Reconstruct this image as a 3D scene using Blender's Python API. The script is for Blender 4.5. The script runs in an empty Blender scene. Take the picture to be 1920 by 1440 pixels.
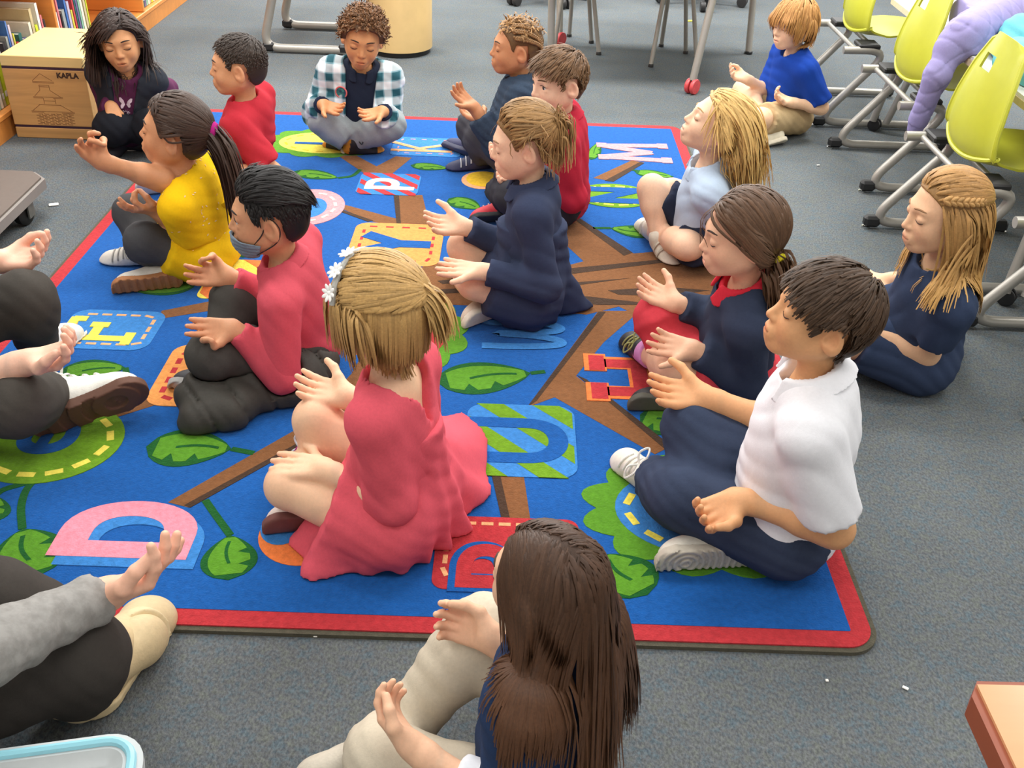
import bpy, math, random
import numpy as np
from mathutils import Vector, Matrix

SC = bpy.context.scene
COL = SC.collection
rng = np.random.default_rng(7)

# ------------------------------------------------------------------ camera, light, exposure
F_PX = 1900.0
TH, RO, YA = 0.5707269, 0.0393226, 0.00714107
CAM = np.array([-0.78691043, -1.47667349, 1.57672861])
CD = np.array([math.sin(YA) * math.cos(TH), math.cos(YA) * math.cos(TH), -math.sin(TH)])
_r = np.array([math.cos(YA), -math.sin(YA), 0.0])
_u = np.cross(_r, CD)
CR = math.cos(RO) * _r + math.sin(RO) * _u
CU = -math.sin(RO) * _r + math.cos(RO) * _u


def P(px, py, z=0.0):
    """point at height z seen at photo pixel px,py"""
    v = CD * F_PX + CR * (px - 960) - CU * (py - 720)
    return CAM + v * ((z - CAM[2]) / v[2])


cam_data = bpy.data.cameras.new('camera')
cam_data.sensor_width = 36.0
cam_data.sensor_fit = 'HORIZONTAL'
cam_data.lens = F_PX / 1920 * 36.0
cam_data.clip_start = 0.05
cam = bpy.data.objects.new('camera', cam_data)
COL.objects.link(cam)
cam.matrix_world = Matrix(((CR[0], CU[0], -CD[0], CAM[0]), (CR[1], CU[1], -CD[1], CAM[1]),
                           (CR[2], CU[2], -CD[2], CAM[2]), (0, 0, 0, 1)))
SC.camera = cam

SC.view_settings.view_transform = 'Standard'
SC.view_settings.look = 'None'
SC.view_settings.exposure = 0.24
SC.view_settings.gamma = 1.0
SC.view_settings.use_curve_mapping = False

world = bpy.data.worlds.new('room_ambience')
SC.world = world
world.use_nodes = True
world.node_tree.nodes['Background'].inputs['Color'].default_value = (1.0, 0.985, 0.96, 1)
world.node_tree.nodes['Background'].inputs['Strength'].default_value = 0.44


def ceiling_lamp(x, y, power, sx=1.2, sy=0.6, z=2.75):
    d = bpy.data.lights.new('ceiling_troffer', 'AREA')
    d.shape = 'RECTANGLE'
    d.size, d.size_y = sx, sy
    d.energy = power
    d.color = (1.0, 0.985, 0.955)
    o = bpy.data.objects.new('ceiling_troffer', d)
    o.location = (x, y, z)
    COL.objects.link(o)
    return o


for _x in (-2.6, -0.4, 1.8):
    for _y, _p in ((-0.9, 15.0), (1.3, 27.0), (3.5, 58.0), (5.7, 72.0)):
        ceiling_lamp(_x, _y, _p)

# daylight from the window wall at the far end of the room
_d = bpy.data.lights.new('window_daylight', 'AREA')
_d.shape = 'RECTANGLE'
_d.size, _d.size_y = 6.0, 1.9
_d.energy = 150.0
_d.color = (1.0, 0.98, 0.95)
_o = bpy.data.objects.new('window_daylight', _d)
_o.location = (-0.5, 9.0, 1.75)
_o.rotation_euler = (math.radians(-80), 0, 0)
COL.objects.link(_o)


# ------------------------------------------------------------------ materials
def s2l(c):
    return tuple(((v / 255.0) / 12.92 if v <= 10.31 else (((v / 255.0) + 0.055) / 1.055) ** 2.4) for v in c)


_mats = {}


def mat(name, rgb=None, rough=0.8, kind='plain', rgb2=None, scale=60.0, bump=0.0, metallic=0.0, spec=0.5, vcol=False,
        amount=0.25, alpha=1.0, transmission=0.0, sheen=0.0):
    """procedural material; rgb in sRGB 0..255; mottled by a noise, with an optional fine bump"""
    if name in _mats:
        return _mats[name]
    m = bpy.data.materials.new(name)
    m.use_nodes = True
    nt = m.node_tree
    b = nt.nodes['Principled BSDF']
    b.inputs['Roughness'].default_value = rough
    b.inputs['Metallic'].default_value = metallic
    b.inputs['Specular IOR Level'].default_value = spec
    b.inputs['Transmission Weight'].default_value = transmission
    b.inputs['Alpha'].default_value = alpha
    b.inputs['Sheen Weight'].default_value = sheen
    tc = nt.nodes.new('ShaderNodeTexCoord')
    src = tc.outputs['Object']
    if kind == 'wood':
        mp = nt.nodes.new('ShaderNodeMapping')
        mp.inputs['Scale'].default_value = (0.06, 1, 1)
        nt.links.new(src, mp.inputs['Vector'])
        src = mp.outputs['Vector']
    nz = nt.nodes.new('ShaderNodeTexNoise')
    nz.inputs['Scale'].default_value = scale
    nz.inputs['Detail'].default_value = 5.0 if kind != 'fine' else 2.0
    nz.inputs['Roughness'].default_value = 0.6
    if kind == 'wood':
        nz.inputs['Distortion'].default_value = 1.2
    nt.links.new(src, nz.inputs['Vector'])
    if vcol:
        at = nt.nodes.new('ShaderNodeVertexColor')
        at.layer_name = 'Col'
        base = at.outputs['Color']
    else:
        c = nt.nodes.new('ShaderNodeRGB')
        c.outputs[0].default_value = (*s2l(rgb), 1)
        base = c.outputs[0]
    mx = nt.nodes.new('ShaderNodeMix')
    mx.data_type = 'RGBA'
    mx.blend_type = 'MULTIPLY' if rgb2 is None else 'MIX'
    rp = nt.nodes.new('ShaderNodeValToRGB')
    if rgb2 is None:
        lo = 1.0 - amount
        rp.color_ramp.elements[0].position, rp.color_ramp.elements[1].position = 0.3, 0.7
        rp.color_ramp.elements[0].color = (lo, lo, lo, 1)
        rp.color_ramp.elements[1].color = (1, 1, 1, 1)
        mx.inputs['Factor'].default_value = 1.0
        nt.links.new(nz.outputs['Fac'], rp.inputs['Fac'])
        nt.links.new(base, mx.inputs[6])
        nt.links.new(rp.outputs['Color'], mx.inputs[7])
    else:
        rp.color_ramp.elements[0].position, rp.color_ramp.elements[1].position = 0.38, 0.62
        nt.links.new(nz.outputs['Fac'], rp.inputs['Fac'])
        nt.links.new(rp.outputs['Color'], mx.inputs['Factor'])
        nt.links.new(base, mx.inputs[6])
        mx.inputs[7].default_value = (*s2l(rgb2), 1)
    nt.links.new(mx.outputs[2], b.inputs['Base Color'])
    if bump > 0:
        n2 = nt.nodes.new('ShaderNodeTexNoise')
        n2.inputs['Scale'].default_value = scale * 3
        n2.inputs['Detail'].default_value = 3.0
        nt.links.new(src, n2.inputs['Vector'])
        bp = nt.nodes.new('ShaderNodeBump')
        bp.inputs['Strength'].default_value = bump
        bp.inputs['Distance'].default_value = 0.004
        nt.links.new(n2.outputs['Fac'], bp.inputs['Height'])
        nt.links.new(bp.outputs['Normal'], b.inputs['Normal'])
    _mats[name] = m
    return m


def cloth(name, rgb, amount=0.10, rough=0.95, bump=0.10, scale=150.0):
    return mat(name, rgb, rough=rough, scale=scale, bump=bump, spec=0.15, amount=amount)


# ------------------------------------------------------------------ objects
def tag(o, label=None, cat=None, group=None, kind=None):
    if label:
        o['label'] = label
    if cat:
        o['category'] = cat
    if group:
        o['group'] = group
    if kind:
        o['kind'] = kind
    return o


def empty(name, loc=(0, 0, 0), rz=0.0):
    o = bpy.data.objects.new(name, None)
    o.empty_display_size = 0.05
    COL.objects.link(o)
    o.location = tuple(loc)
    o.rotation_euler = (0, 0, rz)
    return o


def link(name, me, material=None, parent=None):
    o = bpy.data.objects.new(name, me)
    if material is not None:
        me.materials.append(material)
    COL.objects.link(o)
    if parent is not None:
        o.parent = parent
        # parts are modelled in world space: cancel the parents' offset
        w = Matrix.Identity(4)
        p = parent
        chain = []
        while p is not None:
            chain.append(p)
            p = p.parent
        for q in reversed(chain):
            w = w @ q.matrix_parent_inverse @ Matrix.LocRotScale(q.location, q.rotation_euler, q.scale)
        o.matrix_parent_inverse = w.inverted()
    return o


def link_local(name, me, material=None, parent=None):
    o = bpy.data.objects.new(name, me)
    if material is not None:
        me.materials.append(material)
    COL.objects.link(o)
    if parent is not None:
        o.parent = parent
    return o


def np_mesh(name, V, Q, T=None, smooth=True, col=None):
    """fast mesh from numpy quads Q and triangles T"""
    me = bpy.data.meshes.new(name)
    V = np.asarray(V, np.float32)
    Q = np.asarray(Q, np.int32).reshape(-1, 4)
    T = np.zeros((0, 3), np.int32) if T is None else np.asarray(T, np.int32).reshape(-1, 3)
    me.vertices.add(len(V))
    me.vertices.foreach_set('co', V.ravel())
    nl = Q.size + T.size
    me.loops.add(nl)
    me.loops.foreach_set('vertex_index', np.concatenate([Q.ravel(), T.ravel()]))
    npoly = len(Q) + len(T)
    me.polygons.add(npoly)
    st = np.concatenate([np.arange(len(Q)) * 4, Q.size + np.arange(len(T)) * 3]).astype(np.int32)
    me.polygons.foreach_set('loop_start', st)
    me.polygons.foreach_set('use_smooth', np.full(npoly, smooth))
    me.update(calc_edges=True)
    if col is not None:
        a = me.color_attributes.new('Col', 'FLOAT_COLOR', 'POINT')
        c = np.ones((len(V), 4), np.float32)
        c[:, :3] = col
        a.data.foreach_set('color', c.ravel())
    return me


class MB:
    """collects plain solids (quads and triangles) into one mesh"""

    def __init__(self):
        self.V, self.F = [], []

    def add(self, vs, fs):
        n = len(self.V)
        self.V += [tuple(map(float, v)) for v in vs]
        self.F += [tuple(i + n for i in f) for f in fs]
        return self

    def box(self, c, s, rz=0.0, bev=0.0, M=None):
        hx, hy, hz = s[0] / 2, s[1] / 2, s[2] / 2
        b = min(bev, hx * .9, hy * .9, hz * .9)
        vs, fs = [], []
        if b <= 0:
            vs = [(x, y, z) for z in (-hz, hz) for x, y in ((-hx, -hy), (hx, -hy), (hx, hy), (-hx, hy))]
            fs = [(3, 2, 1, 0), (4, 5, 6, 7), (0, 1, 5, 4), (1, 2, 6, 5), (2, 3, 7, 6), (3, 0, 4, 7)]
        else:
            ring = [(-hx + b, -hy), (hx - b, -hy), (hx, -hy + b), (hx, hy - b), (hx - b, hy), (-hx + b, hy), (-hx, hy - b), (-hx, -hy + b)]
            inn = [(x * (hx - b) / hx if abs(x) == hx else x, y * (hy - b) / hy if abs(y) == hy else y) for x, y in ring]
            for z, rr in ((-hz, inn), (-hz + b, ring), (hz - b, ring), (hz, inn)):
                vs += [(x, y, z) for x, y in rr]
            for k in range(3):
                for i in range(8):
                    j = (i + 1) % 8
                    fs.append((k * 8 + i, k * 8 + j, k * 8 + 8 + j, k * 8 + 8 + i))
            fs += [tuple(range(7, -1, -1)), tuple(range(24, 32))]
        cz, sz = math.cos(rz), math.sin(rz)
        out = []
        for x, y, z in vs:
            if M is not None:
                q = M @ Vector((x, y, z))
                out.append((q[0] + c[0], q[1] + c[1], q[2] + c[2]))
            else:
                out.append((c[0] + x * cz - y * sz, c[1] + x * sz + y * cz, c[2] + z))
        return self.add(out, fs)

    def tube(self, pts, r, n=10, caps=True, flat=1.0):
        pts = [np.asarray(p, float) for p in pts]
        rs = r if hasattr(r, '__len__') else [r] * len(pts)
        up = None
        vs, fs = [], []
        for i, p in enumerate(pts):
            t = pts[min(i + 1, len(pts) - 1)] - pts[max(i - 1, 0)]
            t = t / (np.linalg.norm(t) + 1e-9)
            if up is None:
                up = np.array([0, 0, 1.0]) if abs(t[2]) < .9 else np.array([1.0, 0, 0])
            up = up - t * (up @ t)
            up = up / (np.linalg.norm(up) + 1e-9)
            sd = np.cross(t, up)
            for k in range(n):
                a = 2 * math.pi * k / n
                vs.append(p + (sd * math.cos(a) + up * math.sin(a) * flat) * rs[i])
        m = len(pts)
        for i in range(m - 1):
            for k in range(n):
                j = (k + 1) % n
                fs.append((i * n + k, i * n + j, i * n + n + j, i * n + n + k))
        if caps:
            fs.append(tuple(range(n - 1, -1, -1)))
            fs.append(tuple(range((m - 1) * n, m * n)))
        return self.add(vs, fs)

    def lathe(self, c, prof, n=24, axis=(0, 0, 1)):
        """prof: list of (radius, height) along axis from c"""
        ax = Vector(axis).normalized()
        R = Vector((0, 0, 1)).rotation_difference(ax).to_matrix()
        vs, fs = [], []
        for r, h in prof:
            for k in range(n):
                a = 2 * math.pi * k / n
                q = R @ Vector((r * math.cos(a), r * math.sin(a), h))
                vs.append((q[0] + c[0], q[1] + c[1], q[2] + c[2]))
        m = len(prof)
        for i in range(m - 1):
            for k in range(n):
                j = (k + 1) % n
                fs.append((i * n + k, i * n + j, i * n + n + j, i * n + n + k))
        fs.append(tuple(range(n - 1, -1, -1)))
        fs.append(tuple(range((m - 1) * n, m * n)))
        return self.add(vs, fs)

    def slab(self, poly, z0, z1):
        """poly: 2D outline extruded from z0 to z1"""
        n = len(poly)
        ar = sum(poly[i][0] * poly[(i + 1) % n][1] - poly[(i + 1) % n][0] * poly[i][1] for i in range(n))
        if ar < 0:
            poly = poly[::-1]
        vs = [(p[0], p[1], z0) for p in poly] + [(p[0], p[1], z1) for p in poly]
        fs = [tuple(range(n - 1, -1, -1)), tuple(range(n, 2 * n))]
        fs += [(i, (i + 1) % n, n + (i + 1) % n, n + i) for i in range(n)]
        return self.add(vs, fs)

    def mesh(self, name, smooth=False):
        me = bpy.data.meshes.new(name)
        me.from_pydata(self.V, [], self.F)
        if smooth:
            me.polygons.foreach_set('use_smooth', [True] * len(me.polygons))
        me.update()
        return me

    def build(self, name, material, parent=None, smooth=False, local=False):
        me = self.mesh(name, smooth)
        if smooth:
            try:
                me.set_sharp_from_angle(angle=0.7)
            except Exception:
                pass
        return (link_local if local else link)(name, me, material, parent)


def copy_tree(o, parent=None):
    c = o.copy()
    COL.objects.link(c)
    if parent is not None:
        c.parent = parent
    for ch in list(o.children):
        copy_tree(ch, c)
    return c


def bez(pts, n=8):
    """smooth polyline through control points (Catmull-Rom)"""
    pts = [np.asarray(p, float) for p in pts]
    q = [2 * pts[0] - pts[1]] + pts + [2 * pts[-1] - pts[-2]]
    out = []
    for i in range(1, len(q) - 2):
        for k in range(n):
            t = k / n
            out.append(0.5 * ((2 * q[i]) + (-q[i - 1] + q[i + 1]) * t + (2 * q[i - 1] - 5 * q[i] + 4 * q[i + 1] - q[i + 2]) * t * t
                              + (-q[i - 1] + 3 * q[i] - 3 * q[i + 1] + q[i + 2]) * t ** 3))
    out.append(pts[-1])
    return out


def fillet(pts, r, n=6):
    """polyline with rounded corners"""
    pts = [np.asarray(p, float) for p in pts]
    out = [pts[0]]
    for a, b, c in zip(pts, pts[1:], pts[2:]):
        d1, d2 = a - b, c - b
        l1, l2 = np.linalg.norm(d1), np.linalg.norm(d2)
        rr = min(r, l1 * .49, l2 * .49)
        s, e = b + d1 / l1 * rr, b + d2 / l2 * rr
        for k in range(n + 1):
            t = k / n
            out.append(s * (1 - t) ** 2 + 2 * b * t * (1 - t) + e * t * t)
    out.append(pts[-1])
    return out


# ------------------------------------------------------------------ signed distance modelling
def PX(px, py, x):
    """point on the vertical plane x = const seen at photo pixel px,py"""
    v = CD * F_PX + CR * (px - 960) - CU * (py - 720)
    return CAM + v * ((x - CAM[0]) / v[0])


def nrm(v):
    v = np.asarray(v, float)
    return v / (np.linalg.norm(v) + 1e-12)


def smin(a, b, k):
    if k <= 0:
        return np.minimum(a, b)
    h = np.maximum(k - np.abs(a - b), 0) / k
    return np.minimum(a, b) - h * h * k * .25


class SDF:
    """ordered list of shapes: cone ('c'), flat-ended cone ('k'), ellipsoid ('e'), function ('f'); op + joins, - carves, ^ clips"""

    def __init__(self):
        self.p = []

    def cone(self, a, b, r1, r2, k=.02, op='+', flat=False):
        a, b = np.asarray(a, float), np.asarray(b, float)
        self.p.append(('k' if flat else 'c', (a, b, r1, r2), k, op, (a + b) / 2, np.linalg.norm(b - a) / 2 + max(r1, r2)))
        return self

    def ell(self, c, r, M=None, k=.02, op='+'):
        c = np.asarray(c, float)
        M = np.eye(3) if M is None else M
        self.p.append(('e', (c, np.asarray(r, float), M), k, op, c, max(r)))
        return self

    def fn(self, f, c=None, R=9.0, k=.02, op='+'):
        self.p.append(('f', f, k, op, np.zeros(3) if c is None else np.asarray(c, float), R))
        return self

    def extend(self, other):
        self.p += other.p
        return self

    def bounds(self):
        lo = np.full(3, 1e9)
        hi = -lo
        for ty, ar, k, op, c, R in self.p:
            if op == '+':
                if ty in 'ck':
                    a, b, r1, r2 = ar
                    lo = np.minimum(lo, np.minimum(a - r1, b - r2))
                    hi = np.maximum(hi, np.maximum(a + r1, b + r2))
                else:
                    lo = np.minimum(lo, c - R)
                    hi = np.maximum(hi, c + R)
        return lo, hi

    def __call__(self, X):
        X = np.asarray(X)
        x, y, z = (np.ascontiguousarray(X[:, i]) for i in range(3))
        D = np.full(len(X), 1.0)
        for ty, ar, k, op, c, R in self.p:
            if op != '^':
                dx, dy, dz = x - c[0], y - c[1], z - c[2]
                near = np.flatnonzero(dx * dx + dy * dy + dz * dz < (R + .07) ** 2)
                if not len(near):
                    continue
                dx, dy, dz = dx[near], dy[near], dz[near]
            else:
                near = slice(None)
            if ty in 'ck':
                a, b, r1, r2 = ar
                ba = b - a
                L2 = float(ba @ ba)
                o = c - a
                px, py, pz = dx + o[0], dy + o[1], dz + o[2]
                t = (px * ba[0] + py * ba[1] + pz * ba[2]) / L2
                tc = np.minimum(np.maximum(t, 0), 1)
                qx, qy, qz = px - tc * ba[0], py - tc * ba[1], pz - tc * ba[2]
                d = np.sqrt(qx * qx + qy * qy + qz * qz) - (r1 + (r2 - r1) * tc)
                if ty == 'k':
                    qx, qy, qz = px - t * ba[0], py - t * ba[1], pz - t * ba[2]
                    dr = np.sqrt(qx * qx + qy * qy + qz * qz) - (r1 + (r2 - r1) * np.minimum(t, 1.2))
                    d = np.where(t > .5, np.maximum(dr, (t - 1) * math.sqrt(L2)), d)
            elif ty == 'e':
                c0, r, M = ar
                k0 = 0
                k1 = 1e-18
                for i in range(3):
                    u = (dx * M[0, i] + dy * M[1, i] + dz * M[2, i]) / r[i]
                    k0 = k0 + u * u
                    u = u / r[i]
                    k1 = k1 + u * u
                k0 = np.sqrt(k0)
                d = np.where(k0 < .05, -r.min(), k0 * (k0 - 1) / np.sqrt(k1))
            else:
                d = ar(X[near] if op != '^' else X)
            if op == '+':
                D[near] = smin(D[near], d, k)
            elif op == '-':
                D[near] = -smin(-D[near], d, k)
            else:
                D[near] = -smin(-D[near], -d, k)
        return D


def grad(f, X, e=.002):
    g = np.stack([f(X + np.eye(3)[i] * e) - f(X - np.eye(3)[i] * e) for i in range(3)], 1)
    return g / (np.linalg.norm(g, axis=1, keepdims=True) + 1e-9)


_C8 = np.array([(i & 1, (i >> 1) & 1, (i >> 2) & 1) for i in range(8)])
_E12 = [(a, b) for a in range(8) for b in range(a + 1, 8) if bin(a ^ b).count('1') == 1]


def polygonise(f, lo, hi, h, slack=1.7):
    """surface nets over a block-sparse grid; returns vertices and quads"""
    lo, hi = np.asarray(lo, float), np.asarray(hi, float)
    nb = np.maximum(np.ceil((hi - lo) / h / 4).astype(int), 1)
    n = nb * 4
    gi = np.stack(np.meshgrid(*[np.arange(k) for k in nb], indexing='ij'), -1).reshape(-1, 3)
    Dc = f(lo + (gi * 4 + 1.5) * h)
    act = np.abs(Dc) < (3.5 + slack) * h
    D = np.repeat(np.repeat(np.repeat(Dc.reshape(nb), 4, 0), 4, 1), 4, 2)
    if act.any():
        off = np.stack(np.meshgrid(*[np.arange(4)] * 3, indexing='ij'), -1).reshape(-1, 3)
        idx = (gi[act][:, None] * 4 + off[None]).reshape(-1, 3)
        D[idx[:, 0], idx[:, 1], idx[:, 2]] = f(lo + idx * h)
    S = D < 0
    cs = np.zeros(n - 1, np.int8)
    for c in _C8:
        cs += S[c[0]:n[0] - 1 + c[0], c[1]:n[1] - 1 + c[1], c[2]:n[2] - 1 + c[2]]
    cells = np.argwhere((cs > 0) & (cs < 8))
    vals = np.stack([D[tuple((cells + c).T)] for c in _C8], 1)
    acc = np.zeros((len(cells), 3))
    cnt = np.zeros(len(cells))
    for a, b in _E12:
        va, vb = vals[:, a], vals[:, b]
        m = (va < 0) != (vb < 0)
        t = np.where(m, va / np.where(m, va - vb, 1), 0)[:, None]
        acc += np.where(m[:, None], _C8[a] * (1 - t) + _C8[b] * t, 0)
        cnt += m
    V = lo + (cells + acc / cnt[:, None]) * h
    vid = np.full(n - 1, -1, np.int64)
    vid[tuple(cells.T)] = np.arange(len(cells))
    Q = []
    for ax in range(3):
        u, v = (ax + 1) % 3, (ax + 2) % 3
        sa = [slice(0, n[i]) for i in range(3)]
        sb = list(sa)
        sa[ax], sb[ax] = slice(0, n[ax] - 1), slice(1, n[ax])
        A, B = S[tuple(sa)], S[tuple(sb)]
        e = np.argwhere(A != B)
        ok = (e[:, u] > 0) & (e[:, v] > 0) & (e[:, u] < n[u] - 1) & (e[:, v] < n[v] - 1)
        e = e[ok]
        flip = ~A[tuple(e.T)]
        eu, ev = np.zeros(3, int), np.zeros(3, int)
        eu[u] = 1
        ev[v] = 1
        q = np.stack([vid[tuple((e - eu - ev).T)], vid[tuple((e - ev).T)], vid[tuple(e.T)], vid[tuple((e - eu).T)]], 1)
        q[flip] = q[flip][:, ::-1]
        Q.append(q)
    Q = np.concatenate(Q)
    Q = Q[(Q >= 0).all(1)]
    return V, Q


def sdf_mesh(name, f, lo, hi, h, col=None, slack=1.7, relax=1):
    V, Q = polygonise(f, lo, hi, h, slack)
    if relax and len(Q):
        V = relax_verts(V, Q, relax)
    c = col(V) if callable(col) else col
    return np_mesh(name, V, Q, col=c)


def relax_verts(V, Q, it=1):
    i = np.concatenate([Q[:, k] for k in range(4)] * 2)
    j = np.concatenate([Q[:, (k + 1) % 4] for k in range(4)] + [Q[:, (k + 3) % 4] for k in range(4)])
    C = np.maximum(np.bincount(i, minlength=len(V)), 1)
    for _ in range(it):
        A = np.stack([np.bincount(i, weights=V[j, k], minlength=len(V)) for k in range(3)], 1)
        V = V * .5 + A / C[:, None] * .5
    return V


def folds(X, f=22.0, seed=0.0):
    """soft cloth creases: warped sines, about -1..1"""
    x, y, z = X[:, 0], X[:, 1], X[:, 2]
    a = np.sin(f * (.55 * x + .75 * z + .35 * y) + 2.6 * np.sin(9 * z - 6 * y + seed) + 2.0 * np.sin(13 * x + seed * 3) + seed)
    b = np.sin(f * .8 * (.6 * y - .55 * z + .45 * x) + 2.4 * np.sin(11 * x - 7 * z + seed * 2) + 1.8 * np.sin(15 * y + seed) + 1.3 * seed)
    return .62 * (1 - 2 * np.sqrt(np.abs(a) + .02)) * np.where(b > 0, .6 + .4 * b, .6) + .38 * b
# ------------------------------------------------------------------ floor: loop-pile carpet
def carpet_mat():
    m = bpy.data.materials.new('carpet_loop_pile')
    m.use_nodes = True
    nt = m.node_tree
    b = nt.nodes['Principled BSDF']
    b.inputs['Roughness'].default_value = 1.0
    b.inputs['Specular IOR Level'].default_value = .05
    tc = nt.nodes.new('ShaderNodeTexCoord')
    mp = nt.nodes.new('ShaderNodeMapping')
    mp.inputs['Scale'].default_value = (1.0, .62, 1.0)
    mp.inputs['Rotation'].default_value = (0, 0, .35)
    nt.links.new(tc.outputs['Object'], mp.inputs['Vector'])

    def noise(scale, det, src):
        n = nt.nodes.new('ShaderNodeTexNoise')
        n.inputs['Scale'].default_value = scale
        n.inputs['Detail'].default_value = det
        n.inputs['Roughness'].default_value = .65
        nt.links.new(src, n.inputs['Vector'])
        return n
    n1 = noise(190.0, 2.0, mp.outputs['Vector'])          # yarn loops
    n2 = noise(48.0, 4.0, tc.outputs['Object'])            # coloured flecks
    n3 = noise(1.3, 3.0, tc.outputs['Object'])             # broad wear
    r1 = nt.nodes.new('ShaderNodeValToRGB')
    els = r1.color_ramp.elements
    els[0].position, els[0].color = .34, (*s2l((88, 99, 110)), 1)
    els[1].position, els[1].color = .68, (*s2l((154, 164, 172)), 1)
    nt.links.new(n1.outputs['Fac'], r1.inputs['Fac'])
    r2 = nt.nodes.new('ShaderNodeValToRGB')
    e = r2.color_ramp.elements
    e[0].position, e[0].color = .25, (*s2l((122, 128, 142)), 1)
    e[1].position, e[1].color = .75, (*s2l((146, 134, 128)), 1)
    for pos, c in ((.40, (126, 136, 138)), (.5, (136, 134, 132)), (.62, (140, 140, 130))):
        x = e.new(pos)
        x.color = (*s2l(c), 1)
    nt.links.new(n2.outputs['Color'], r2.inputs['Fac'])
    mx = nt.nodes.new('ShaderNodeMix')
    mx.data_type, mx.blend_type = 'RGBA', 'OVERLAY'
    mx.inputs['Factor'].default_value = .75
    nt.links.new(r2.outputs['Color'], mx.inputs[6])
    nt.links.new(r1.outputs['Color'], mx.inputs[7])
    r3 = nt.nodes.new('ShaderNodeValToRGB')
    r3.color_ramp.elements[0].position, r3.color_ramp.elements[1].position = .35, .65
    r3.color_ramp.elements[0].color = (.86, .86, .86, 1)
    nt.links.new(n3.outputs['Fac'], r3.inputs['Fac'])
    m2 = nt.nodes.new('ShaderNodeMix')
    m2.data_type, m2.blend_type = 'RGBA', 'MULTIPLY'
    m2.inputs['Factor'].default_value = 1.0
    nt.links.new(mx.outputs[2], m2.inputs[6])
    nt.links.new(r3.outputs['Color'], m2.inputs[7])
    nt.links.new(m2.outputs[2], b.inputs['Base Color'])
    bp = nt.nodes.new('ShaderNodeBump')
    bp.inputs['Strength'].default_value = .55
    bp.inputs['Distance'].default_value = .006
    nt.links.new(n1.outputs['Fac'], bp.inputs['Height'])
    nt.links.new(bp.outputs['Normal'], b.inputs['Normal'])
    return m


floor = MB().box((-.3, 3.2, -.05), (9.6, 11.6, .1)).build('floor', carpet_mat())
tag(floor, 'grey blue flecked loop pile carpet covering the classroom floor', kind='structure')

PAINT = mat('wall_paint', (224, 223, 220), rough=.9, scale=8, amount=.04)
for nm, c, sz in (('wall_left', (-3.44, 3.2, 1.4), (.1, 11.6, 2.8)), ('wall_right', (4.55, 3.2, 1.4), (.1, 11.6, 2.8)), ('wall_back', (.55, 9.05, .35), (7.9, .1, .7)),
                  ('wall_front', (.55, -2.65, 1.4), (7.9, .1, 2.8))):
    tag(MB().box(c, sz).build(nm, PAINT), 'plain pale painted wall, ' + nm.split('_')[1] + ' side of the classroom', kind='structure')

# ------------------------------------------------------------------ alphabet rug
RL = 3.3006
RW = 2.3


def pile(name, rgb, amount=.28):
    m = mat(name, rgb, rough=1.0, scale=70.0, bump=.7, spec=.05, amount=amount, sheen=.1)
    return m


def rnd_rect(x0, y0, x1, y1, r, n=8):
    out = []
    for cx, cy, a0 in ((x1 - r, y0 + r, -90), (x1 - r, y1 - r, 0), (x0 + r, y1 - r, 90), (x0 + r, y0 + r, 180)):
        for k in range(n + 1):
            a = math.radians(a0 + 90 * k / n)
            out.append((cx + r * math.cos(a), cy + r * math.sin(a)))
    return out


rug = empty('rug', (-RW / 2, RL / 2, 0))
tag(rug, 'big blue alphabet rug with a brown letter tree and red border', 'rug')
MB().slab(rnd_rect(-RW - .012, -.012, .012, RL + .012, .07), 0, .010).build('binding', pile('rug_binding', (92, 88, 74)), rug)
MB().slab(rnd_rect(-RW, 0, 0, RL, .06), .002, .0135).build('border', pile('rug_red', (190, 56, 62)), rug)
BW = .044
MB().slab(rnd_rect(-RW + BW, BW, -BW, RL - BW, .004, 2), .003, .0145).build('field', pile('rug_blue', (26, 92, 168), .26), rug)
ZR = .0145
RC = dict(brown=(132, 88, 54), dark=(72, 54, 42), leafd=(28, 92, 40), leaf=(92, 150, 40), lblue=(62, 134, 206), orange=(240, 160, 88), oran2=(236, 128, 66),
          yellow=(250, 232, 96), pink=(244, 150, 168), pale=(222, 156, 162), red=(204, 48, 54), blue=(30, 92, 172), white=(250, 240, 220), peach=(244, 180, 128),
          green=(112, 158, 34), gold=(240, 196, 48))


def rug_xy(px, py):
    p = P(px, py, ZR)
    return (float(p[0]), float(p[1]))


_lay = [0]


def piece(name, pts, colour, layer=0, px=True, parent=None):
    """a carved pile shape, its outline given as photo pixels lying on the rug plane"""
    poly = [rug_xy(*p) for p in pts] if px else pts
    _lay[0] += 1
    z = ZR + .0006 * layer + .00001 * (_lay[0] % 25)
    return MB().slab(poly, ZR - .004, z + .0006).build(name, pile('rug_' + colour, RC[colour]), parent or rug)


def in_rug(pts):
    return [(min(max(x, -RW + BW), -BW), min(max(y, BW), RL - BW)) for x, y in pts]


def ell_px(cx, cy, rx, ry, n=32, rot=0.0, wob=0, amp=0.0):
    """ellipse in rug plane metres around pixel centre"""
    c = rug_xy(cx, cy)
    out = []
    for k in range(n):
        a = 2 * math.pi * k / n
        r = 1 + amp * abs(math.sin(a * wob / 2)) if wob else 1
        x, y = rx * r * math.cos(a), ry * r * math.sin(a)
        out.append((c[0] + x * math.cos(rot) - y * math.sin(rot), c[1] + x * math.sin(rot) + y * math.cos(rot)))
    return out


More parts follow.
